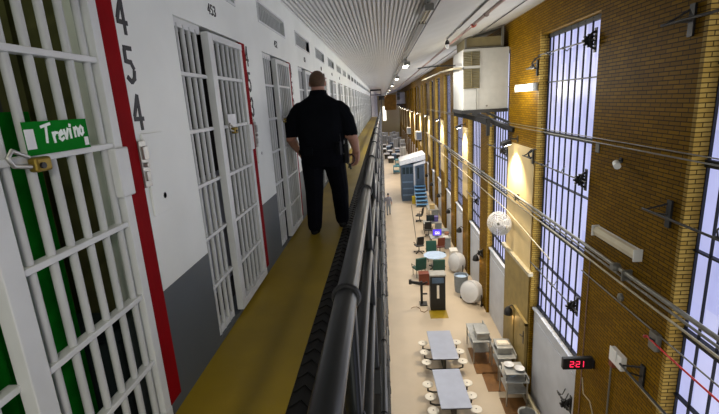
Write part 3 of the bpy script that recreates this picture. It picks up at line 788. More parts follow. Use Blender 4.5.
# ------------------------------------------------------------------ ground floor furniture
def dining_table(label):
    t = thing('dining_table', label, 'table')
    m = MB().box(-.425, .425, -.88, .88, .72, .75); m.build('tabletop', M['tabletop'], t, bevel=.012)
    m = MB(); m.box(-.40, .40, -.85, .85, .68, .72); m.build('apron', M['darksteel'], t)
    for y in (-.55, .55):
        m = MB(); m.box(-.05, .05, y-.05, y+.05, 0, .68); m.box(-.28, .28, y-.06, y+.06, 0, .03); m.build('pedestal', M['darksteel'], t)
    for y in (-.58, 0, .58):
        for sx in (-1, 1):
            m = MB(); m.path([(0, y, .16), (sx*.45, y, .16), (sx*.6, y, .22), (sx*.6, y, .42)], .028, 8); m.build('seat_arm', M['darksteel'], t, smooth=50)
            m = MB().lathe([(.01,.42),(.15,.42),(.165,.44),(.165,.455),(.15,.465),(.02,.462)], (sx*.6, y, 0), (0,0,1), 20); s = m.build('seat', M['seatwhite'], t, smooth=40)
            m = MB().lathe([(.02,.464),(.02,.47)], (sx*.6, y, 0), (0,0,1), 8); m.build('seat_bolt', M['darksteel'], s)
    m = MB().box(-.05, .05, -.6, .6, .12, .2); m.build('spine', M['darksteel'], t)
    return t
d = dining_table('steel dining table with round stools, cut by the bottom of the photo'); d.location = (1.65, 11.0, 0); d.rotation_euler.z = .03
d2_ = dup(d, (1.70, 13.3, 0), .015, 'steel dining table with round stools behind the first, nearer the black cabinet')

def serving_bench(label, x, y, L, W, hgt=.95):
    t = thing('serving_bench', label, 'bench', (x, y, 0))
    MB().box(-W/2, W/2, -L/2, L/2, hgt-.03, hgt).build('worktop', M['steelwhite'], t, bevel=.006)
    MB().box(-W/2+.05, W/2-.02, -L/2+.05, L/2-.05, .42, .45).build('lower_shelf', M['steelwhite'], t)
    MB().box(W/2-.03, W/2, -L/2, L/2, hgt, hgt+.12).build('splash_back', M['steelwhite'], t)
    for sx in (-1, 1):
        for sy in (-1, 1): MB().tube((sx*(W/2-.04), sy*(L/2-.05), 0), (sx*(W/2-.04), sy*(L/2-.05), hgt-.03), .022, 8).build('leg', M['steel'], t, smooth=50)
    return t
serving_bench('steel serving bench carrying the plain pale food warmer, furthest along the wall', 3.05, 13.85, 1.3, .62, .84)
serving_bench('steel serving bench carrying the food warmer with a folded cloth, middle of three', 3.62, 12.7, .95, .6, .84)
serving_bench('steel serving bench before the tan door, topped with white bowls', 3.58, 11.45, .85, .66, .84)
def on(name, label, cat, mb, m, loc, group=None, **k):
    o = mb.build(name, M[m], **k); o.location = loc; return tag(o, label, cat, group)
def bowl(): return MB().lathe([(.05,0),(.09,.02),(.15,.08),(.14,.08),(.08,.025),(.02,.02)], (0,0,0), (0,0,1), 18)
t = thing('food_warmer', 'pale plain-lidded food warmer box on the furthest serving bench', 'food warmer', (3.08, 13.65, .841))
MB().box(-.18, .24, -.3, .28, 0, .2).build('warmer_body', M['steel'], t, bevel=.02); MB().box(-.2, .26, -.32, .3, .2, .26).build('lid', M['steelwhite'], t, bevel=.02); MB().path([(-.2, -.1, .22), (-.24, -.08, .22), (-.24, .08, .22), (-.2, .1, .22)], .012, 6).build('handle', M['steel'], t)
t = thing('food_warmer', 'grey food warmer box under a folded cloth on the middle serving bench', 'food warmer', (3.6, 12.75, .841))
MB().box(-.22, .22, -.28, .28, 0, .18).build('warmer_body', M['steel'], t, bevel=.02); MB().box(-.24, .24, -.3, .3, .18, .23).build('lid', M['steelwhite'], t, bevel=.02); MB().box(-.235, -.22, -.1, .1, .06, .12).build('handle', M['black'], t)
on('folded_cloth', 'folded pale cloth lying on the lid of a food warmer', 'cloth', MB().box(-.2, .2, -.12, .14, 0, .03).box(-.18, .16, -.1, .12, .03, .055), 'seatwhite', (3.6, 12.73, 1.071), bevel=.01)
t = thing('wire_rack', 'raised steel tray rack holding two white bowls on a serving bench', 'rack', (3.55, 11.42, .841))
MB().box(-.28, .3, -.32, .3, .2, .22).build('shelf', M['steelwhite'], t)
for sx in (-.26, .28):
    for sy in (-.3, .28): MB().tube((sx, sy, 0), (sx, sy, .2), .012, 6).build('leg', M['black'], t)
on('bowl', 'white bowl on the tray rack, the one by the wall', 'bowl', bowl(), 'fanwhite', (3.7, 11.3, 1.063), 'bowls on the tray rack', smooth=50)
on('bowl', 'white bowl on the tray rack, the one by the aisle', 'bowl', bowl(), 'fanwhite', (3.45, 11.5, 1.063), 'bowls on the tray rack', smooth=50)
on('bowl', 'pale blue bowl on the worktop beneath the tray rack', 'bowl', bowl(), 'bluetop', (3.5, 11.35, .843), 'bowls on the tray rack', smooth=50)
on('floor_patch', 'flat brown patch on the floor under the furthest serving bench', 'mat', MB().box(-.45, .4, -.85, .7, 0, .012), 'flat_brown', (3.2, 13.5, .0))  # thin brown patches lying flat on the floor by the benches
on('floor_patch', 'flat brown patch on the floor between two serving benches', 'mat', MB().box(-.5, .5, -.45, .5, 0, .012), 'flat_brown', (3.42, 12.2, 0))
on('floor_patch', 'dark brown patch at the foot of the white window panel', 'mat', MB().box(-.32, .4, -.5, .5, 0, .012), 'flat_brown', (3.5, 10.95, 0))
t = thing('steel_bucket', 'round pale steel bucket on the dark brown patch', 'bucket', (3.62, 10.28, 0))
MB().lathe([(.01,0),(.2,0),(.24,.42),(.25,.42),(.25,.44),(.22,.44),(.19,.03),(.01,.03)], (0,0,0), (0,0,1), 22).build('bucket_body', M['steelwhite'], t, smooth=40)
MB().path([(.24, 0, .4), (.18, .05, .5), (0, .1, .55), (-.18, .05, .5), (-.24, 0, .4)], .008, 6).build('handle', M['steel'], t)

# black cabinet (kiosk) and stand
t = thing('black_cabinet', 'tall black cabinet with a pale vertical slot beside the dining tables', 'cabinet', (2.05, 17.1, 0))
MB().box(-.32, .32, 0, .5, .03, 1.62).build('cabinet_body', M['black'], t, bevel=.015)
MB().box(-.05, .05, -.02, .0, .6, 1.2).build('slot', M['seatwhite'], t)
MB().box(-.34, .34, -.03, .52, 1.62, 1.68).build('cabinet_top', M['steel'], t)
MB().box(-.25, .25, -.012, 0, 1.3, 1.55).build('top_panel', M['booth'], t)
MB().box(-.3, .3, .05, .45, 0, .03).build('plinth', M['darksteel'], t)
on('floor_patch', 'ochre patch under the black cabinet standing in for its shadow', 'mat', MB().box(-.4, .35, -.3, .4, 0, .01), 'tan', (2.05, 16.75, 0))  # thin ochre sheet painted in place of the cabinet's floor shadow
t = thing('equipment_stand', 'black metal stand with a sloping arm beside the black cabinet', 'stand', (1.40, 17.8, 0))
m = MB(); m.box(-.05, .05, -.05, .05, 0, 1.1); m.build('post', M['black'], t)
MB().bar((-.05, 0, 1.0), (-.5, -.05, 1.12), .09, .12).build('arm', M['black'], t); MB().bar((-.5, -.05, 1.02), (-.5, -.05, 1.22), .12).build('grip', M['black'], t)
MB().bar((0, 0, .95), (.26, -.1, 1.1), .08).build('brace', M['black'], t); MB().box(-.1, .24, -.2, .2, 0, .04).build('foot', M['black'], t); MB().bar((0,0,.5), (.25,0,.5), .06).build('link', M['black'], t)
pipe('loose_cable', 'brown loose cable curled on the floor beside the black stand', [(.9, 17.4, .012), (1.0, 17.5, .012), (1.15, 17.52, .012), (1.28, 17.35, .012), (1.3, 17.1, .012), (1.45, 17.0, .012), (1.62, 17.2, .012)], .012, 'flat_brown', 'cable')

def padded_chair(label, x, y, rz):
    t = thing('padded_chair', label, 'chair', (x, y, 0), rz)
    MB().box(-.27, .27, -.26, .26, .4, .5).build('seat', M['kgreen'], t, bevel=.03)
    MB().obox((0, -.27, .78), (1,0,0), (0,.98,.12), (0,-.12,.98), .3, .045, .33).build('backrest', M['kgreen'], t, bevel=.03)
    for sx in (-1, 1):
        for sy in (-1, 1): MB().tube((sx*.24, sy*.23, 0), (sx*.24, sy*.23, .42), .018, 8).build('leg', M['darksteel'], t)
        MB().path([(sx*.3, .2, .42), (sx*.32, .2, .66), (sx*.32, -.22, .68)], .018, 8).build('armrest', M['darksteel'], t, smooth=50)
    return t
padded_chair('dark green padded chair beside the red box', 1.55, 21.0, .35)
padded_chair('dark green padded chair standing straight behind the black cabinet', 2.52, 20.7, 0)
padded_chair('dark green padded chair on the far side of the pale blue table', 2.45, 23.1, PI)
t = thing('wooden_box', 'dark red wooden box in front of the angled green chair', 'box', (1.72, 20.0, 0))
MB().box(-.26, .26, -.2, .2, .02, .55).build('box_body', M['redwood'], t, bevel=.01); MB().box(-.28, .28, -.22, .22, .55, .6).build('lid', M['redwood'], t, bevel=.01)
t = thing('round_table', 'round pale blue table among the dark green chairs', 'table', (2.5, 22.05, 0))
MB().lathe([(.02,.71),(.6,.71),(.62,.73),(.6,.75),(.02,.75)], (0,0,0), (0,0,1), 30).build('tabletop', M['bluetop'], t, smooth=40)
MB().tube((0,0,.04), (0,0,.72), .05, 10).build('pedestal', M['darksteel'], t)
m = MB()
for i in range(4): a = PI/4+i*PI/2; m.bar((0,0,.05), (.4*math.cos(a), .4*math.sin(a), .03), .06)
m.build('base', M['darksteel'], t)

def office_chair(label, x, y, rz, m='black'):
    t = thing('office_chair', label, 'chair', (x, y, 0), rz)
    MB().box(-.24, .24, -.23, .25, .44, .51).build('seat', M[m], t, bevel=.025)
    MB().obox((0, -.26, .82), (1,0,0), (0,.98,.15), (0,-.15,.98), .22, .035, .27).build('backrest', M[m], t, bevel=.03)
    MB().tube((0,0,.08), (0,0,.44), .03, 8).build('column', M['black'], t)
    m_ = MB()
    for i in range(5): a = i*2*PI/5; m_.bar((0,0,.09), (.3*math.cos(a), .3*math.sin(a), .06), .04); m_.ell((.3*math.cos(a), .3*math.sin(a), .04), .04, 8, 6)
    m_.build('wheel_base', M['black'], t)
    for sx in (-1, 1): MB().path([(sx*.24, .1, .46), (sx*.28, .1, .68), (sx*.28, -.18, .68)], .018, 6).build('armrest', M['black'], t, smooth=50)
    return t
office_chair('dark swivel chair at the foot of the leaning pole', 1.84, 24.5, .3)
office_chair('dark swivel chair in front of the desk with the violet screen', 3.05, 24.2, .2, 'redwood')
office_chair('dark swivel chair by the second desk beneath the blue stairs', 2.75, 27.6, -.2)
office_chair('small dark swivel chair close to the foot of the blue stairs', 2.45, 31.3, 1.2)
pipe('leaning_pole', 'long dark pole leaning over the dark swivel chair', [(1.72, 24.6, .55), (1.75, 29.5, 1.75)], .02, 'darksteel', 'pole')
def desk(label, x, y, w=.75, L=.5, rz=0):
    t = thing('desk', label, 'desk', (x, y, 0), rz)
    MB().box(-w, w, -L, L, .7, .74).build('desktop', M['steelwhite'], t, bevel=.008)
    MB().box(w-.4, w-.03, -L+.04, L-.04, .04, .7).build('drawer_unit', M['bin'], t)
    for sy in (-1, 1): MB().box(-w+.03, -w+.08, sy*(L-.06)-.025, sy*(L-.06)+.025, 0, .7).build('leg', M['darksteel'], t)
    return t
desk('grey desk carrying the violet screen', 3.2, 25.3, .62, .45)
desk('grey desk second beyond the round table carrying a dark screen', 3.1, 28.6, .62, .45)
desk('grey desk against the wall under the blue stairs', 3.55, 32.5, .4, .8)
def monitor(label, x, y, z, s1, logo):
    t = thing('monitor', label, 'monitor', (x, y, z))
    MB().box(-.27, .27, -.03, .03, .1, .52).build('screen_case', M['black'], t, bevel=.01)
    MB().box(-.25, .25, -.036, -.03, .13, .5).build('screen', M[s1], t)
    MB().tube((0, .03, .02), (0, .03, .3), .025, 8).build('stand', M['black'], t); MB().box(-.14, .14, -.06, .12, 0, .02).build('base', M['black'], t)
    if logo:
        m = MB(); m.ring((-.06, -.04, .3), .06, .014, (0,1,0), 14, 5); m.ring((.08, -.04, .3), .05, .014, (0,1,0), 14, 5); m.box(-.14, .16, -.045, -.036, .2, .225); m.build('screen_mark', M['screen_w'], t)
    return t
monitor('monitor with a violet screen and white marks on the grey desk', 3.0, 25.1, .74, 'screen', True)
monitor('dark monitor on the second grey desk', 2.95, 28.4, .74, 'glass_d', False)
# small things on the desks
on('paper_stack', 'white paper stack on the violet screen desk', 'paper', MB().box(-.15, .15, -.1, .1, 0, .06).box(-.12, .16, -.08, .11, .06, .08), 'paper', (3.5, 25.0, .74))
on('storage_tub', 'pink tub on the violet screen desk by the wall', 'tub', MB().lathe([(.02,0),(.12,0),(.15,.2),(.14,.2),(.1,.02)], (0,0,0), (0,0,1), 14), 'skin', (3.62, 25.4, .74))
on('storage_box', 'violet box on the second grey desk', 'box', MB().box(-.2, .2, -.18, .18, 0, .28).box(-.22, .22, -.2, .2, .28, .33), 'bluecloth', (3.3, 28.7, .74), bevel=.01)
on('storage_box', 'pale green box on the desk against the wall', 'box', MB().box(-.18, .18, -.2, .2, 0, .3).box(-.2, .2, -.22, .22, .3, .34), 'plaster', (3.5, 32.2, .74), bevel=.01)
on('storage_box', 'grey box on the floor beside the second grey desk', 'box', MB().box(-.25, .2, -.3, .3, 0, .5).box(-.27, .22, -.32, .32, .5, .55), 'bin', (3.75, 27.2, 0), bevel=.01)
on('storage_box', 'white crate on the floor by the brick wall beyond the grey bin', 'crate', MB().box(-.2, .2, -.3, .3, 0, .45).box(-.22, .22, -.32, .32, .4, .46), 'plastic_w', (3.75, 23.6, 0), bevel=.01)

# drum fans
def drum_fan(label, x, y, ax, R=.56, zc=.66):
    t = thing('drum_fan', label, 'fan', (x, y, 0)); ax = V(ax).normalized(); c = V((0,0,zc))
    u = ax.orthogonal().normalized(); w = ax.cross(u)
    MB().lathe([(R*.97,.02),(R,-.04),(R,-.34),(R*.97,-.38),(R*.92,-.36),(R*.93,0)], c, ax, 30).build('drum', M['fanwhite'], t, smooth=40)
    MB().lathe([(.01,.12),(R*.35,.11),(R*.7,.07),(R*.95,.0),(R*.95,-.01),(.01,-.01)], c, ax, 30).build('front_cover', M['fanwhite'], t, smooth=50)
    m = MB()
    for r in (.3, .5, .7, .9): m.ring(c+ax*-.38, R*r, .008, ax, 24, 5)
    for i in range(12):
        a = i*PI/6; d = u*math.cos(a)+w*math.sin(a); m.tube(c+ax*-.38+d*.05, c+ax*-.38+d*R*.95, .006, 5)
    m.build('rear_guard', M['fanwhite'], t)
    m = MB(); side = ax.cross(V((0,0,1))).normalized()
    for q in (-1, 1):
        m.path([c+side*q*(R+.03)-ax*.18, V((0,0,.08))+side*q*(R+.03)-ax*.18, V((0,0,.06))+side*q*(R-.1)-ax*.5], .022, 8)
    m.path([V((0,0,.07))+side*(R+.03)-ax*.18, V((0,0,.07))-side*(R+.03)-ax*.18], .022, 8); m.build('stand', M['darksteel'], t, smooth=50)
    for q in (-1, 1): MB().lathe([(.02,-.02),(.09,-.02),(.09,.02),(.02,.02)], V((0,0,.09))+side*q*(R+.07)-ax*.18, side, 14).build('wheel', M['black'], t)
    MB().lathe([(.06,.02),(.1,.03)], c-ax*.45, ax, 10).build('motor', M['black'], t)
    return t
drum_fan('big white round drum fan beside the grey bin, nearer the serving benches', 3.5, 17.75, (-.75, -.62, .3), R=.5, zc=.56)
drum_fan('big white round drum fan behind the grey bin with white guard bars', 3.4, 21.3, (-.85, -.4, .2), R=.5, zc=.58)
t = thing('waste_bin', 'grey barrel bin between the two white drum fans', 'bin', (3.36, 19.0, 0))
MB().lathe([(.01,0),(.27,0),(.31,.3),(.32,.8),(.34,.8),(.34,.84),(.3,.84),(.29,.1),(.01,.1)], (0,0,0), (0,0,1), 22).build('bin_body', M['bin'], t, smooth=40)
MB().lathe([(.3,.7),(.3,.72),(.01,.72)], (0,0,0), (0,0,1), 20).build('bin_liner', M['bluetop'], t)
on('bottle', 'yellow bottle on the floor by the brick wall behind the grey bin', 'bottle', MB().lathe([(.01,0),(.06,0),(.065,.2),(.03,.28),(.03,.34),(.01,.34)], (0,0,0), (0,0,1), 12), 'yellow', (3.85, 20.3, 0), smooth=40)

# guard booth and stairs
t = thing('guard_booth', 'slate blue guard booth with pale sloping roof', 'booth', (1.45, 38.2, 0))
MB().box(0, 1.1, 0, 2.6, 0, 3.35).build('booth_wall', M['booth'], t, bevel=.02)
MB().box(1.1, 2.1, .15, 2.6, 0, 3.35).build('door_bay', M['booth_l'], t, bevel=.02)
m = MB(); m.rings([[(-.12, yy, 3.3), (2.15, yy, 3.75), (2.15, yy, 4.25), (-.12, yy, 3.68)] for yy in (-.15, 2.8)]); m.build('roof', M['booth_w'], t)
m = MB(); m.rings([[(1.08, yy, 3.2), (2.15, yy, 3.45), (2.15, yy, 3.66), (1.08, yy, 3.36)] for yy in (-.3, .2)]); m.build('door_canopy', M['booth_w'], t)
for i in range(3): MB().box(.1+i*.33, .37+i*.33, -.02, 0, 2.5, 3.1).build('window', M['glass_d'], t)
for z in (.5, 1.1, 1.7): MB().box(.08, 1.02, -.025, 0, z, z+.12).build('louvre', M['booth_l'], t)
MB().box(1.1, 1.24, .05, .16, 0, 3.3).build('door_post', M['booth_w'], t)
MB().box(1.35, 2.0, .12, .15, 1.4, 3.15).build('door', M['booth'], t); MB().box(1.45, 1.6, .1, .12, 2.0, 3.0).build('door_pane', M['glass_d'], t)
t = thing('blue_stairs', 'bright blue open stairs leading up to the guard booth door', 'stairs', (2.56, 35.6, 0))
for i in range(6): MB().box(0, 1.0, i*.4, i*.4+.4, .24*(i+1)-.05, .24*(i+1)).build('tread', M['stair'], t)
for x in (0, .96): 
    m = MB(); m.bar((x+.02, 0, .12), (x+.02, 2.5, 1.4), .04, .2); m.build('stringer', M['stair'], t)
for i in range(6): MB().box(.04, .96, i*.4+.36, i*.4+.39, .24*i, .24*(i+1)-.05).build('riser', M['booth'], t)
t = thing('caution_sign', 'yellow floor caution sign at the corner of the guard booth', 'sign', (2.42, 37.0, 0))
MB().obox((0, -.1, .35), (1,0,0), (0,.96,.25), (0,-.25,.96), .14, .012, .36).build('front_board', M['yellow'], t); MB().obox((0, .1, .35), (1,0,0), (0,.96,-.25), (0,.25,.96), .14, .012, .36).build('rear_board', M['yellow'], t)
# far clutter
def cart(label, x, y, m, group=None):
    t = thing('utility_cart', label, 'cart', (x, y, 0), 0, group)
    MB().box(-.4, .4, -.6, .6, .2, .3).build('lower_tray', M[m], t, bevel=.02); MB().box(-.4, .4, -.6, .6, .85, .95).build('upper_tray', M[m], t, bevel=.02)
    for sx in (-1, 1):
        for sy in (-1, 1):
            MB().box(sx*.36-.03, sx*.36+.03, sy*.55-.03, sy*.55+.03, .1, .9).build('post', M[m], t); MB().ell((sx*.34, sy*.5, .06), .06, 8, 6).build('wheel', M['black'], t)
    return t
cart('teal utility cart beyond the guard booth', 1.45, 54, 'teal')
cart('second teal utility cart beside the far tables', 1.9, 60, 'teal')
def folding_table(label, x, y, m, group):
    t = thing('folding_table', label, 'table', (x, y, 0), 0, group)
    MB().box(-.45, .45, -1.1, 1.1, .72, .77).build('tabletop', M[m], t)
    for sy in (-1, 1): MB().box(-.38, .38, sy*.9-.03, sy*.9+.03, 0, .72).build('trestle', M['darksteel'], t)
    return t
ft = folding_table('pale folding table in the crowded far end of the hall', .95, 64, 'booth_w', 'far folding tables')
for x, y in ((2.0, 68), (1.0, 73), (2.3, 76), (1.1, 82), (2.4, 87), (1.2, 93)): dup(ft, (x, y, 0))
lk = thing('steel_locker', 'pale grey locker standing at the crowded far end of the hall', 'locker', (2.9, 66, 0), 0, 'far lockers')
MB().box(-.4, .4, -.3, .3, 0, 2.0).build('locker_body', M['booth_w'], lk); MB().box(-.36, -.02, -.32, -.3, .1, 1.9).build('locker_door', M['steelwhite'], lk); MB().box(.02, .36, -.32, -.3, .1, 1.9).build('locker_door', M['steelwhite'], lk)
for x, y in ((3.2, 72), (3.4, 79), (3.0, 84), (1.8, 98), (.6, 99), (3.1, 98), (1.2, 88)): dup(lk, (x, y, 0))
cr = thing('storage_bin', 'dark storage bin at the crowded far end of the hall', 'bin', (1.5, 66.5, 0), 0, 'far storage bins')
MB().box(-.35, .35, -.35, .35, 0, .9).build('bin_body', M['booth'], cr, bevel=.02); MB().box(-.38, .38, -.38, .38, .9, 1.0).build('lid', M['bluetop'], cr, bevel=.02)
for x, y in ((2.2, 71), (.8, 78), (1.6, 84.5), (2.9, 61), (3.3, 55), (3.2, 90)): dup(cr, (x, y, 0))

for x, y in ((.4, 69), (-.05, 76.5), (.0, 84), (.2, 95.5), (2.5, 94.5)): dup(ft, (x, y, 0))
for x, y in ((.2, 90.5), (2.2, 81.5), (2.3, 90.5), (-.2, 99.5), (2.4, 101)): dup(lk, (x, y, 0))
for i, (y, z, lab) in enumerate(((46.5, 4.75, 'pale box heater fixed to the brick wall beyond the guard booth'), (64, 4.1, 'smaller looking pale box heater on the brick wall deep in the hall'))):
    t = thing('wall_heater', lab, 'heater', (XR, y, z))
    MB().box(-.6, 0, -.45, .45, 0, .9).build('heater_body', M['acwhite'], t, bevel=.02); MB().box(-.52, -.08, -.47, -.45, .1, .8).build('air_grille', M['bin'], t); MB().box(-.3, 0, -.1, .1, -.2, 0).build('bracket', M['black'], t)

# ------------------------------------------------------------------ people
def remesh(mb, name, voxel, smooth=6):
    me = bpy.data.meshes.new('tmp'); me.from_pydata(mb.v, [], mb.f); me.update()
    o = bpy.data.objects.new('tmp', me); C.objects.link(o)
    r = o.modifiers.new('r', 'REMESH'); r.mode = 'VOXEL'; r.voxel_size = voxel
    s = o.modifiers.new('s', 'SMOOTH'); s.iterations = smooth; s.factor = .5
    dg = bpy.context.evaluated_depsgraph_get(); dg.update()
    out = bpy.data.meshes.new_from_object(o.evaluated_get(dg)); out.name = name
    bpy.data.objects.remove(o); bpy.data.meshes.remove(me)
    out.polygons.foreach_set('use_smooth', [True]*len(out.polygons))
    return out
def chain(m, pts, rad, sub=5, n=14):
    """tapering limb: spheres + tubes through the joints"""
    P = [V(p) for p in pts]
    for i in range(len(P)-1):
        m.path([P[i].lerp(P[i+1], k/sub) for k in range(sub+1)], [rad[i]+(rad[i+1]-rad[i])*k/sub for k in range(sub+1)], n)
    for p, r in zip(P, rad): m.ell(p, r, 12, 8)
def torso(m, rows, n=24):
    rs = []
    for (x, y, z, rx, ry) in rows:
        ring = []
        for i in range(n):
            t = 2*PI*i/n; c, s = math.cos(t), math.sin(t); e = .8
            ring.append((x+rx*math.copysign(abs(c)**e, c), y+ry*math.copysign(abs(s)**e, s), z))
        rs.append(ring)
    m.rings(rs)
def hand(m, wrist, d, palm_n, thumb, s=1., curl=.6):
    """palm plus four bent fingers and a thumb; d = along the hand, palm_n = the way the palm faces, thumb = sideways to the thumb"""
    w = V(wrist); d = V(d).normalized(); pn = V(palm_n); pn = (pn-d*pn.dot(d)).normalized(); th = V(thumb); th = (th-d*th.dot(d)-pn*th.dot(pn)).normalized()
    m.obox(w+d*.05*s, d, th, pn, .052*s, .042*s, .015*s)
    m.ell(w+d*.05*s, .03*s, 10, 8)
    for i, L in enumerate((.072, .08, .075, .058)):
        off = (.033-.022*i)*s; b_ = w+d*.095*s+th*off
        p = [b_]; a = .15; q = b_
        for k, f in enumerate((.45, .32, .23)):
            a += curl*(.55 if k == 0 else .5); q = q+(d*math.cos(a)+pn*math.sin(a))*L*f*s; p.append(q)
        chain(m, p, [.0095*s, .009*s, .0085*s, .0075*s], 2, 8)
    b_ = w+d*.03*s+th*.035*s; p1 = b_+(d*.6+th*.75+pn*.25).normalized()*.042*s; p2 = p1+(d*.9+th*.15+pn*.4).normalized()*.032*s
    chain(m, [w+d*.02*s, b_, p1, p2], [.018*s, .014*s, .0105*s, .009*s], 2, 8)

# the officer, seen from behind, mid-stride along the walkway (x right, y forward, z up from the walkway floor)
OX, OY = -.725, 5.0
off = thing('person', 'officer in black short-sleeved uniform walking away along the ochre walkway', 'person', (OX, OY, WZ))
m = MB()
torso(m, [(0, 0, .80, .20, .16), (0, 0, .88, .245, .185), (0, 0, .97, .258, .195), (0, .0, 1.06, .262, .205), (0, .005, 1.18, .272, .205), (0, .01, 1.30, .285, .19), (0, .015, 1.38, .295, .17), (0, .015, 1.44, .29, .155), (0, .01, 1.49, .268, .14), (0, .01, 1.535, .225, .12), (0, .01, 1.572, .16, .105), (0, .015, 1.605, .108, .092), (0, .02, 1.65, .09, .085)])
chain(m, [(0, .015, 1.58), (0, .03, 1.68)], [.085, .078])
# head with face forward (+y), nose, jaw, ears
hz = 1.745
m.ell((-.0, .035, hz+.015), (.089, .103, .112), 24, 16); m.ell((0, .06, hz-.06), (.062, .07, .062), 18, 12)
m.ell((0, .138, hz-.015), (.014, .02, .028), 10, 8); m.ell((0, .12, hz-.062), (.03, .016, .01), 10, 8)
for sx in (-1, 1): m.ell((sx*.09, .03, hz-.01), (.012, .024, .034), 10, 8)
# arms: shoulder, elbow, wrist
chain(m, [(-.27, .01, 1.41), (-.375, -.02, 1.17), (-.315, .14, .99)], [.085, .066, .044]); chain(m, [(-.375, -.02, 1.17), (-.345, .06, 1.08), (-.315, .14, .99)], [.063, .058, .042])
chain(m, [(.27, .01, 1.41), (.355, -.01, 1.15), (.395, .07, .955)], [.09, .066, .042]); chain(m, [(.355, -.01, 1.15), (.378, .03, 1.06), (.395, .07, .955)], [.063, .058, .041])
# loose sleeves
chain(m, [(-.22, .01, 1.435), (-.30, .0, 1.32), (-.365, -.015, 1.18)], [.105, .103, .09]); chain(m, [(.22, .01, 1.435), (.295, .0, 1.32), (.342, -.008, 1.17)], [.105, .103, .09])
hand(m, (-.308, .15, .975), (.25, .45, -.8), (.9, 0, .2), (.1, .8, .3), 1.08, .5)
hand(m, (.395, .07, .945), (-.12, .12, -1), (-.55, -.85, 0), (-.85, .5, .1), 1.15, .6)
# legs: left foot behind (towards the camera), right foot ahead
chain(m, [(-.125, .0, .86), (-.13, -.02, .48), (-.14, -.12, .10)], [.138, .108, .086]); chain(m, [(-.13, -.03, .4), (-.135, -.08, .25)], [.10, .095])
chain(m, [(.125, .02, .86), (.16, .14, .49), (.165, .17, .10)], [.138, .108, .086]); chain(m, [(.16, .13, .4), (.165, .15, .25)], [.10, .095])
chain(m, [(-.14, -.12, .12), (-.14, -.10, .05)], [.078, .064]); chain(m, [(.165, .17, .12), (.165, .19, .05)], [.078, .064])
me = remesh(m, 'officer_body', .0075, 4)
for q in ('uniform', 'trouser', 'skin'): me.materials.append(M[q])
for p in me.polygons:
    c = p.center; x, y, z = c
    ax_ = abs(x); arm = ax_ > .285 or (x > .26 and z < .93 and y > .02 and z > .74)
    if z > 1.645: k = 2
    elif z < .975 and not (arm and z > .72): k = 1
    elif arm and ((x < 0 and z < 1.15) or (x > 0 and z < 1.14)) and z > .7 and (ax_ > .285): k = 2
    else: k = 0
    p.material_index = k
body = bpy.data.objects.new('body', me); C.objects.link(body); body.parent = off
# hair: a close cap with a clear nape line
m = MB(); n = 26; rs = []
for k in range(13):
    a = math.radians(-36+126*k/12); q = max(math.cos(a), .02)
    rs.append([(.0935*q*math.cos(t), .035+.108*q*math.sin(t)*(1 if math.sin(t) < 0 else .88), hz+.02+.112*math.sin(a)+(.045 if math.sin(t) > .35 and a < .4 else 0)) for t in [2*PI*i/n for i in range(n)]])
m.rings(rs); m.build('hair', M['hair'], off, smooth=80)
m = MB(); m.lathe([(.098,0),(.096,.05),(.09,.055),(.086,.0)], (0, .018, 1.60), (0,.1,1), 22); m.build('collar', M['uniform'], off, smooth=40)
for sx in (-1, 1): MB().ell((sx*.032, .128, hz+.012), (.013, .008, .009), 10, 8).build('eye', M['eyew'], off)
m = MB()
for k in range(2):
    pass
ringp = lambda z, rx, ry: [(rx*math.copysign(abs(math.cos(t))**.8, math.cos(t)), ry*math.copysign(abs(math.sin(t))**.8, math.sin(t)), z) for t in [2*PI*i/28 for i in range(28)]]
m.rings([ringp(.95, .25, .19), ringp(.95, .267, .205), ringp(1.0, .269, .207), ringp(1.0, .25, .19)], cap=False, closed=True); belt = m.build('belt', M['trouser'], off, smooth=40)
m = MB(); m.obox((.285, -.01, .93), (1,0,0), (0,1,.1), (0,-.1,1), .028, .045, .11); m.obox((.288, -.02, 1.06), (1,0,0), (0,1,0), (0,0,1), .02, .03, .05); m.build('holster', M['leather'], off, bevel=.01)
m = MB(); m.obox((.215, -.17, 1.01), (.8,-.6,0), (.6,.8,0), (0,0,1), .035, .02, .07); m.tube((.24, -.18, 1.06), (.24, -.19, 1.17), .005, 6); m.build('radio', M['leather'], off, bevel=.005)
m = MB(); m.obox((-.13, -.205, .99), (1,0,0), (0,1,0), (0,0,1), .05, .018, .045); m.build('pouch', M['uniform'], off, bevel=.01)
m = MB(); m.ring((.318, -.01, .86), .06, .006, (.2,1,0), 18, 6); m.bar((.318, -.01, .80), (.325, -.01, .74), .012, .02); m.bar((.312, 0, .81), (.30, 0, .755), .01, .018); m.build('key_ring', M['black'], off)
def boot(x, y, yaw=0):
    m = MB(); n = 16; rs = []
    for f, w_, h in ((-.10, .036, .05), (-.085, .045, .11), (-.03, .048, .135), (.04, .05, .11), (.12, .052, .08), (.19, .042, .06), (.215, .022, .04)):
        rs.append([(x+w_*math.cos(t), y+f, max(.0, h/2+h/2*math.sin(t))) for t in [2*PI*i/n for i in range(n)]])
    m.rings(rs); return m
boot(-.145, -.08).build('boot', M['leather'], off, smooth=50); boot(.165, .2).build('boot', M['leather'], off, smooth=50)

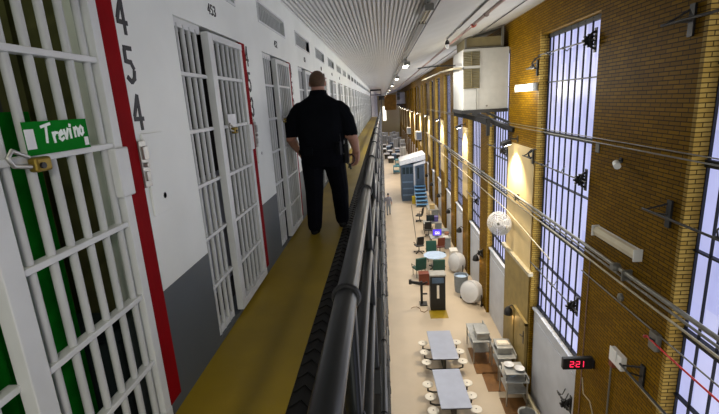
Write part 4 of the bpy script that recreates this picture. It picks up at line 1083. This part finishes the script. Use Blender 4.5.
# person far below in grey
pp = thing('person', 'person in grey lavender clothes walking on the ground floor near the railing', 'person', (.16, 33.6, 0))
m = MB()
torso(m, [(0,0,.8,.15,.11), (0,0,.95,.165,.12), (0,0,1.15,.17,.12), (0,0,1.35,.2,.12), (0,0,1.45,.17,.09), (0,0,1.5,.07,.07)])
chain(m, [(0,0,1.48), (0,.01,1.58)], [.06, .055]); m.ell((0, .02, 1.67), (.078, .095, .115), 18, 12); m.ell((0, .115, 1.66), (.013, .018, .025), 8, 6)
for sx in (-1, 1):
    chain(m, [(sx*.2, 0, 1.4), (sx*.26, -.02, 1.12), (sx*.27, .08, .9)], [.06, .048, .035]); hand(m, (sx*.27, .08, .89), (0, .2, -1), (-sx, 0, 0), (0, 1, 0), 1.1, .4)
    chain(m, [(sx*.09, 0, .85), (sx*.1, sx*.08, .48), (sx*.1, sx*.12-.04, .08)], [.1, .07, .05]); chain(m, [(sx*.1, sx*.12-.05, .05), (sx*.1, sx*.12+.1, .04)], [.05, .038])
me = remesh(m, 'pedestrian_body', .012, 3)
for q in ('greyblue', 'skin', 'bin', 'black'): me.materials.append(M[q])
for p in me.polygons:
    x, y, z = p.center
    p.material_index = 1 if z > 1.52 or (abs(x) > .225 and z < 1.1 and z > .6) else (3 if z < .09 else (2 if z < .9 else 0))
o = bpy.data.objects.new('body', me); C.objects.link(o); o.parent = pp
m = MB(); n = 16; rs = []
for k in range(8):
    a = math.radians(-10+100*k/7); q = max(math.cos(a), .02); rs.append([(.084*q*math.cos(t), .012+.1*q*math.sin(t), 1.69+.115*math.sin(a)) for t in [2*PI*i/n for i in range(n)]])
m.rings(rs); m.build('hair', M['black'], pp, smooth=80)

# ------------------------------------------------------------------ light
def light(name, kind, loc, energy, color=(1,1,1), rot=None, **k):
    l = bpy.data.lights.new(name, kind); l.energy = energy; l.color = color
    for a, v in k.items(): setattr(l, a, v)
    o = bpy.data.objects.new(name, l); C.objects.link(o); o.location = loc
    if rot: o.rotation_euler = rot
    return o
WARM = (1, .84, .62)
for i, (x, y, z) in enumerate(spots):
    o = light('flood_lamp', 'SPOT', (x, y, z), 900 if i else 760, WARM, spot_size=math.radians(110), spot_blend=.7, shadow_soft_size=.1)
    o.rotation_euler = (V((XR-.02, y, z-2.2))-V((x, y, z))).to_track_quat('-Z', 'Y').to_euler()
for i, (x, y, z) in enumerate(lamps):
    o = light('strip_or_fill_lamp', 'AREA', (x, y, z-.02), 150 if y > 0 else 90, (1, .95, .85), shape='RECTANGLE', size=.15, size_y=1.2)
    if y > 0: o.rotation_euler = (0, math.radians(-38), 0)
# added fill lights, unseen under the lower tier slabs, washing the ground floor
for y in (5, 12, 19, 27, 36, 47, 60, 76, 92):
    o = light('ground_fill', 'AREA', (-.3, y, 4.8), 50 if y < 40 else 150, (1, .90, .76), shape='RECTANGLE', size=.3, size_y=3.)
    o.rotation_euler = (0, math.radians(-38), 0)
for i, y in enumerate(LY[:6]):
    light('lamp_bulb', 'POINT', (XR-.24, y, 1.88), 4, (1, .62, .25), shadow_soft_size=.06)
light('wall_strip_lamp', 'POINT', (XR-.5, 12.4, 9.05), 42, (1, .92, .75), shadow_soft_size=.15)
# daylight entering through the frosted windows
for i in range(0, 9):
    a, c = WIN[i]
    o = light('window_daylight', 'AREA', (XG-.09, (a+c)/2, (WT+WB)/2), [10, 46, 108, 95, 85, 85, 85, 85, 85][i], (.96, .98, .97), shape='RECTANGLE', size=WT-WB-.2, size_y=c-a-.2)
    o.rotation_euler = (0, math.radians(90), 0)
light('cell_fill', 'POINT', (-1.75, 1.0, WZ+2.5), 6, (.95, 1, .8), shadow_soft_size=.1)  # added fill light so the cloths in the nearest cell show

w = bpy.data.worlds.new('world'); bpy.context.scene.world = w; w.use_nodes = True
bg = w.node_tree.nodes['Background']; bg.inputs['Color'].default_value = (.96, 1, .95, 1); bg.inputs['Strength'].default_value = .95

# ------------------------------------------------------------------ camera
cam = bpy.data.cameras.new('camera'); co = bpy.data.objects.new('camera', cam); C.objects.link(co)
R = (0.99706386, -0.04316294, -0.06325051); F = (0.05107204, -0.24060604, 0.96927828); D = (0.05705535, 0.96966267, 0.23769517)
right = V((R[0], F[0], -D[0])); down = V((R[1], F[1], -D[1])); fwd = V((R[2], F[2], -D[2]))
mw = Matrix((right, -down, -fwd)).transposed().to_4x4(); mw.translation = (0, 0, 9.0); co.matrix_world = mw
cam.sensor_width = 36; cam.lens = 427.02*36/719; cam.clip_start = .02; cam.clip_end = 400
sc = bpy.context.scene; sc.camera = co
sc.view_settings.view_transform = 'Standard'; sc.view_settings.look = 'None'; sc.view_settings.exposure = .5; sc.view_settings.gamma = 1
sc.cycles.max_bounces = 8; sc.cycles.diffuse_bounces = 5; sc.cycles.use_denoising = True; sc.cycles.sample_clamp_indirect = 4
